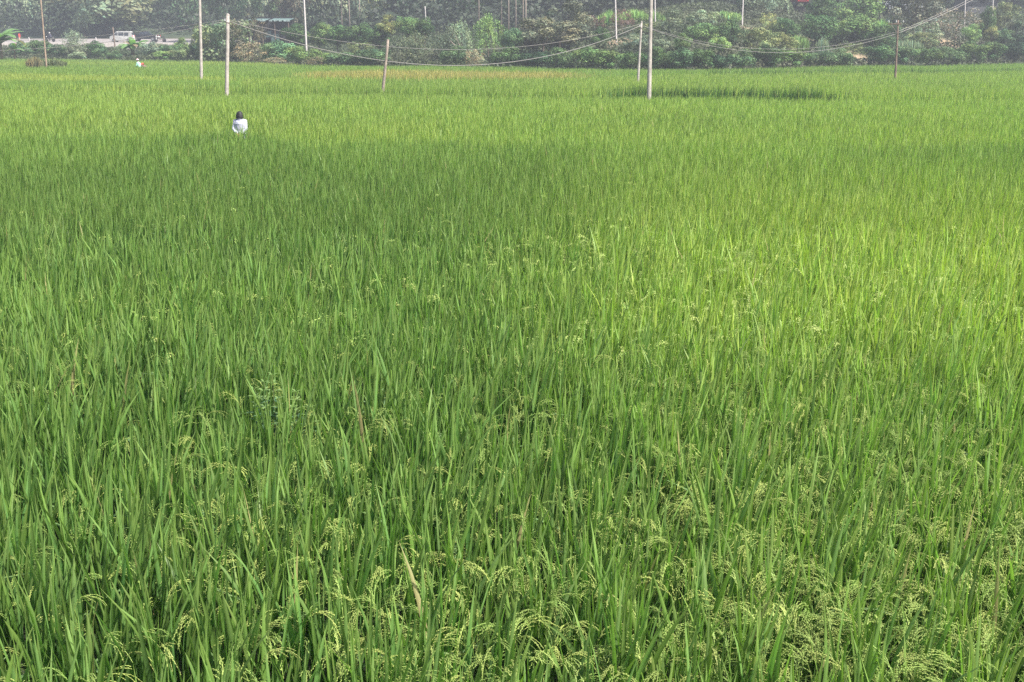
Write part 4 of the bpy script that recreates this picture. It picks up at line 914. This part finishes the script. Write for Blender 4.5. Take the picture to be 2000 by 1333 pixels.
def person(label, loc, rz, shirt, trousers, bend=0.0, elbows=None, hands=None, fwd=None, hat=None, bob=False, vox=.008, legs=None, hatmat=None):
    """built facing +Y; bend = forward lean of trunk in radians about the hips"""
    root = empty('person', loc, rz); tag(root, label, 'person')
    hip = Vector((0, 0, .88)); Rm = Matrix.Rotation(-bend, 3, 'X'); T = lambda v: hip+Rm@(Vector(v)-hip)
    tb = MB(); seq = [((0, 0, .84), .155), ((0, 0, .95), .15), ((0, 0, 1.08), .125), ((0, .005, 1.2), .145), ((0, 0, 1.3), .16), ((0, -.005, 1.35), .12), ((0, 0, 1.385), .06)]
    tb.tube([T(p_) for p_, _ in seq], [r_ for _, r_ in seq], 20, flat=.66)
    tb.tube([T((0, 0, 1.34)), T((0, .005, 1.40)), T((0, .015, 1.46))], [.058, .048, .05], 12)
    hc = T((0, .02, 1.515)); tb.ball(hc, (.074, .09, .105), 18, 12); Hh = lambda v: T(Vector(v))
    tb.tube([Hh((0, .05, 1.47)), Hh((0, .085, 1.435))], [.05, .025], 10)
    tb.tube([Hh((0, .10, 1.535)), Hh((0, .128, 1.50)), Hh((0, .105, 1.49))], [.010, .016, .012], 8)
    for s in (-1, 1):
        tb.ball(Hh((s*.076, .01, 1.51)), (.012, .02, .032), 8, 6)
        K = [(s*.085, 0, .88), (s*.10, .025, .47), (s*.10, -.02, .09)] if not legs else [(s*.085, 0, .88)]+[(s*abs(a), b_, c_) for a, b_, c_ in legs]
        tb.tube([K[0], Vector(K[0]).lerp(Vector(K[1]), .5), K[1], Vector(K[1]).lerp(Vector(K[2]), .35), K[2]], [.095, .075, .055, .052, .036], 12)
        e = elbows or (.27, -.05, 1.08); h_ = hands or (.24, .05, .86)
        sh_, el, wr = T((s*.155, 0, 1.325)), T((s*e[0], e[1], e[2])), T((s*h_[0], h_[1], h_[2]))
        tb.tube([sh_, sh_.lerp(el, .5), el, el.lerp(wr, .4), wr], [.055, .045, .036, .036, .024], 12)
        dd = (wr-el).normalized(); up_ = Vector((0, 1, 0)) if abs(dd.y) < .8 else Vector((0, 0, 1))
        if s*h_[0] and h_[0] < .1: up_ = Vector((-s*.2, .3, -.8))
        hand(tb, wr, dd, up_-dd*up_.dot(dd), s)
    body = tb.build('body', M['skin'], root, True, remesh=vox)
    if vox < .01:
        for s in (-1, 1):
            tb = MB(); tb.ball(Hh((s*.03, .103, 1.525)), .012, 10, 8); tb.build('eye', M['porcelain'], root, True)
        tb = MB(); tb.ball(Hh((0, .108, 1.455)), (.024, .008, .007), 10, 6); tb.build('lips', simple_or('lips', (.35, .12, .1)), root, True)
    tb = MB(); seq = [((0, 0, .80), .19), ((0, 0, .90), .195), ((0, 0, 1.02), .20), ((0, 0, 1.14), .205), ((0, 0, 1.27), .21), ((0, 0, 1.34), .175), ((0, 0, 1.38), .10), ((0, .005, 1.405), .068)]
    tb.tube([T(p_) for p_, _ in seq], [r_ for _, r_ in seq], 24, flat=.84)
    for s in (-1, 1):
        sh_, el, wr = T((s*.155, 0, 1.325)), T((s*e[0], e[1], e[2])), T((s*h_[0], h_[1], h_[2])); wr2 = el.lerp(wr, .93)
        tb.tube([T((s*.09, 0, 1.33)), sh_, sh_.lerp(el, .5), el, el.lerp(wr2, .5), wr2], [.085, .080, .062, .054, .048, .040], 14)
    so_ = tb.build('shirt', shirt, root, True, remesh=vox*1.2)
    if vox < .01:
        tx = bpy.data.textures.get('folds') or bpy.data.textures.new('folds', 'CLOUDS'); tx.noise_scale = .09; tx.noise_depth = 2
        d_ = so_.modifiers.new('folds', 'DISPLACE'); d_.texture = tx; d_.strength = .022; d_.mid_level = .5
        tb = MB(); tb.tube([T((0, -.05, 1.385)), T((0, -.045, 1.43))], [.078, .066], 18, cap=False, flat=.9); tb.build('collar', shirt, root, True)
    tb = MB(); tb.tube([(0, 0, .80), (0, 0, .92), (0, 0, .98)], [.172, .165, .15], 18, flat=.72)
    for s in (-1, 1):
        K = [(s*.085, 0, .86), (s*.10, .025, .47), (s*.10, -.02, .12)] if not legs else [(s*.085, 0, .88)]+[(s*abs(a), b_, c_) for a, b_, c_ in legs]
        tb.tube([K[0], Vector(K[0]).lerp(Vector(K[1]), .5), K[1], K[2]], [.11, .095, .075, .06], 12)
    tb.build('trousers', trousers, root, True, remesh=vox*1.3)
    for s in (-1, 1):
        a = Vector((s*.10, -.02, .06)) if not legs else Vector((s*abs(legs[-1][0]), legs[-1][1], legs[-1][2]-.05)); tb = MB(); tb.tube([a+Vector((0, -.05, .02)), a+Vector((0, .04, .02)), a+Vector((0, .17, -.01))], [.05, .052, .035], 10, flat=.8); tb.tube([a, a+Vector((0, 0, .12))], [.05, .05], 10); tb.build('boot', M['shoe'], root, True)
    tb = MB(); tb.ball(Hh((0, -.002, 1.54)), (.10, .104, .090), 18, 12)
    if bob: tb.tube([Hh((0, -.012, 1.56)), Hh((0, -.022, 1.50)), Hh((0, -.03, 1.45)), Hh((0, -.032, 1.415))], [.10, .112, .116, .112], 20, flat=.84)
    tb.build('hair', M['hair'], root, True, remesh=max(vox, .008))
    if hat:
        tb = MB(); prof_ = hat; tb.lathe(prof_, (0, 0, 0), 20); ho = tb.build('hat', hatmat, root, True); ho.location = Hh((0, 0, 1.58)); ho.rotation_euler = (-bend, 0, 0)
    return root
shirtm = fabric("white_lavender_shirt", (.42, .42, .51), (.34, .34, .43))
wp = P(468.5, 262, zc_at(262)); wy_ = wp.y
person('woman with black bob and white shirt standing in the rice, hands clasped behind her', Vector((wp.x+.0, wy_+0.1, 0.045)), 0, shirtm, M['trousers'],
       elbows=(.195, -.09, 1.10), hands=(.068, -.215, .985), bob=True, vox=.007).scale = (.86, .93, .93)
mp = P(272.5, 128, zc_at(131))
person('person in a mint green shirt and pale pink cap standing in the far rice', Vector((mp.x, mp.y, 0.0)), R(70), fabric("mint_shirt", (.35, .62, .52), (.28, .5, .42)), M['trousers'],
       bend=.25, elbows=(.24, .12, 1.10), hands=(.2, .36, 1.0), vox=.02, hat=[(.15, -.02), (.12, .0), (.105, .06), (.06, .11), (.01, .125)], hatmat=simple_mat("pink_cap", (.75, .5, .5), .8))
mp = P(285, 128, zc_at(131))
person('stooping person with a round red hat right of the mint green figure', Vector((mp.x, mp.y+.4, -.12)), R(75), fabric("brown_shirt", (.20, .12, .10), (.15, .1, .08)), M['trousers'],
       bend=1.05, elbows=(.2, .15, 1.1), hands=(.15, .3, .95), vox=.02, hat=[(.26, -.06), (.24, -.01), (.17, .06), (.09, .12), (.01, .15)], hatmat=simple_mat("red_hat", (.42, .06, .04), .6))
rp = onroad(39, 198); 
person('person in a red jacket and beige trousers at the roadside on the far left', rp, R(100), fabric("red_jacket", (.6, .05, .05), (.45, .04, .04)), simple_mat("beige_trousers", (.55, .38, .25), .9), vox=.02, elbows=(.3, .05, 1.12))
person('rider in a dark jacket with a white helmet on the dark motorcycle', mb_loc+Vector((.2, 0, -.05)), R(90), fabric("dark_jacket", (.05, .05, .08), (.03, .03, .05)), M['trousers'], bend=.25, elbows=(.28, .2, 1.15), hands=(.28, .5, 1.05), vox=.02,
       legs=[(.2, .35, .72), (.2, .25, .35)], hat=[(.115, -.1), (.13, -.04), (.12, .04), (.07, .09), (.01, .1)], hatmat=M['whitepaint'])

# broad leaved weed standing in the near rice
def weed(label, px, py, h=1.0, seed=1):
    zc = zc_at(py); a = P(px, py, zc); root = empty('weed', (a.x, a.y, 0)); tag(root, label, 'weed', 'broad leaved weeds in the rice'); r = random.Random(seed); V_, F_, cs = [], [], []
    st = MB(); tips = []
    for k in range(5):
        an = k*1.3+r.random(); tp = Vector((math.cos(an)*.16*(k > 0), math.sin(an)*.1*(k > 0), h*(1 if k == 0 else r.uniform(.82, .95)))); st.tube([(0, 0, .1), (tp.x*.3, tp.y*.3, h*.6), tp], [.006, .005, .002], 5); tips.append(tp)
    st.build('stem', simple_or('weed_stem', (.14, .18, .06)), root)
    for tp in tips:
        for lv in range(7):
            c = tp*(1-lv*.035)+Vector((0, 0, -lv*.03)); n = 3
            for q in range(n):
                an = q*2.1+lv*1.1+r.random()*.5; l = .05+.018*lv; dr = Vector((math.cos(an), math.sin(an), .25-.1*lv)).normalized(); sd = dr.cross(Vector((0, 0, 1))).normalized()*l*.17; o_ = len(V_)
                V_ += [c, c+dr*l*.5-sd+Vector((0, 0, .004)), c+dr*l, c+dr*l*.5+sd+Vector((0, 0, .004))]; F_.append((o_, o_+1, o_+2, o_+3)); cc = (.20, .30, .10) if lv < 3 else (.13, .24, .12); cs += [cc]*4
    link('foliage', np_mesh('foliage', np.array([tuple(v) for v in V_]), np.array(F_), np.array(cs), M['rice']), root)
weed('broad leaved pale weed standing among the rice left of centre', 533, 752, 1.03, 1)
weed('small broad leaved weed right beside the larger pale weed', 578, 768, 0.96, 2)
weed('broad leaved weed farther back in the left half of the rice', 322, 436, 1.02, 3)

# ------------------------------------------------------------------ haze: one box of air around everything
HAZE = 0.00105
tb = MB(); tb.box((0, 195, 49), (1000, 560, 102)); hz = tb.build('haze', bpy.data.materials.new('haze_air')); tag(hz, kind='stuff')
hm = hz.data.materials[0]; hm.use_nodes = True; t = hm.node_tree; t.nodes.remove(t.nodes["Principled BSDF"]); pvn = t.nodes.new("ShaderNodeVolumePrincipled")
pvn.inputs["Density"].default_value = HAZE; pvn.inputs["Color"].default_value = (0.86, 0.90, 1.0, 1); pvn.inputs["Anisotropy"].default_value = 0.2
t.links.new(pvn.outputs[0], t.nodes["Material Output"].inputs["Volume"])
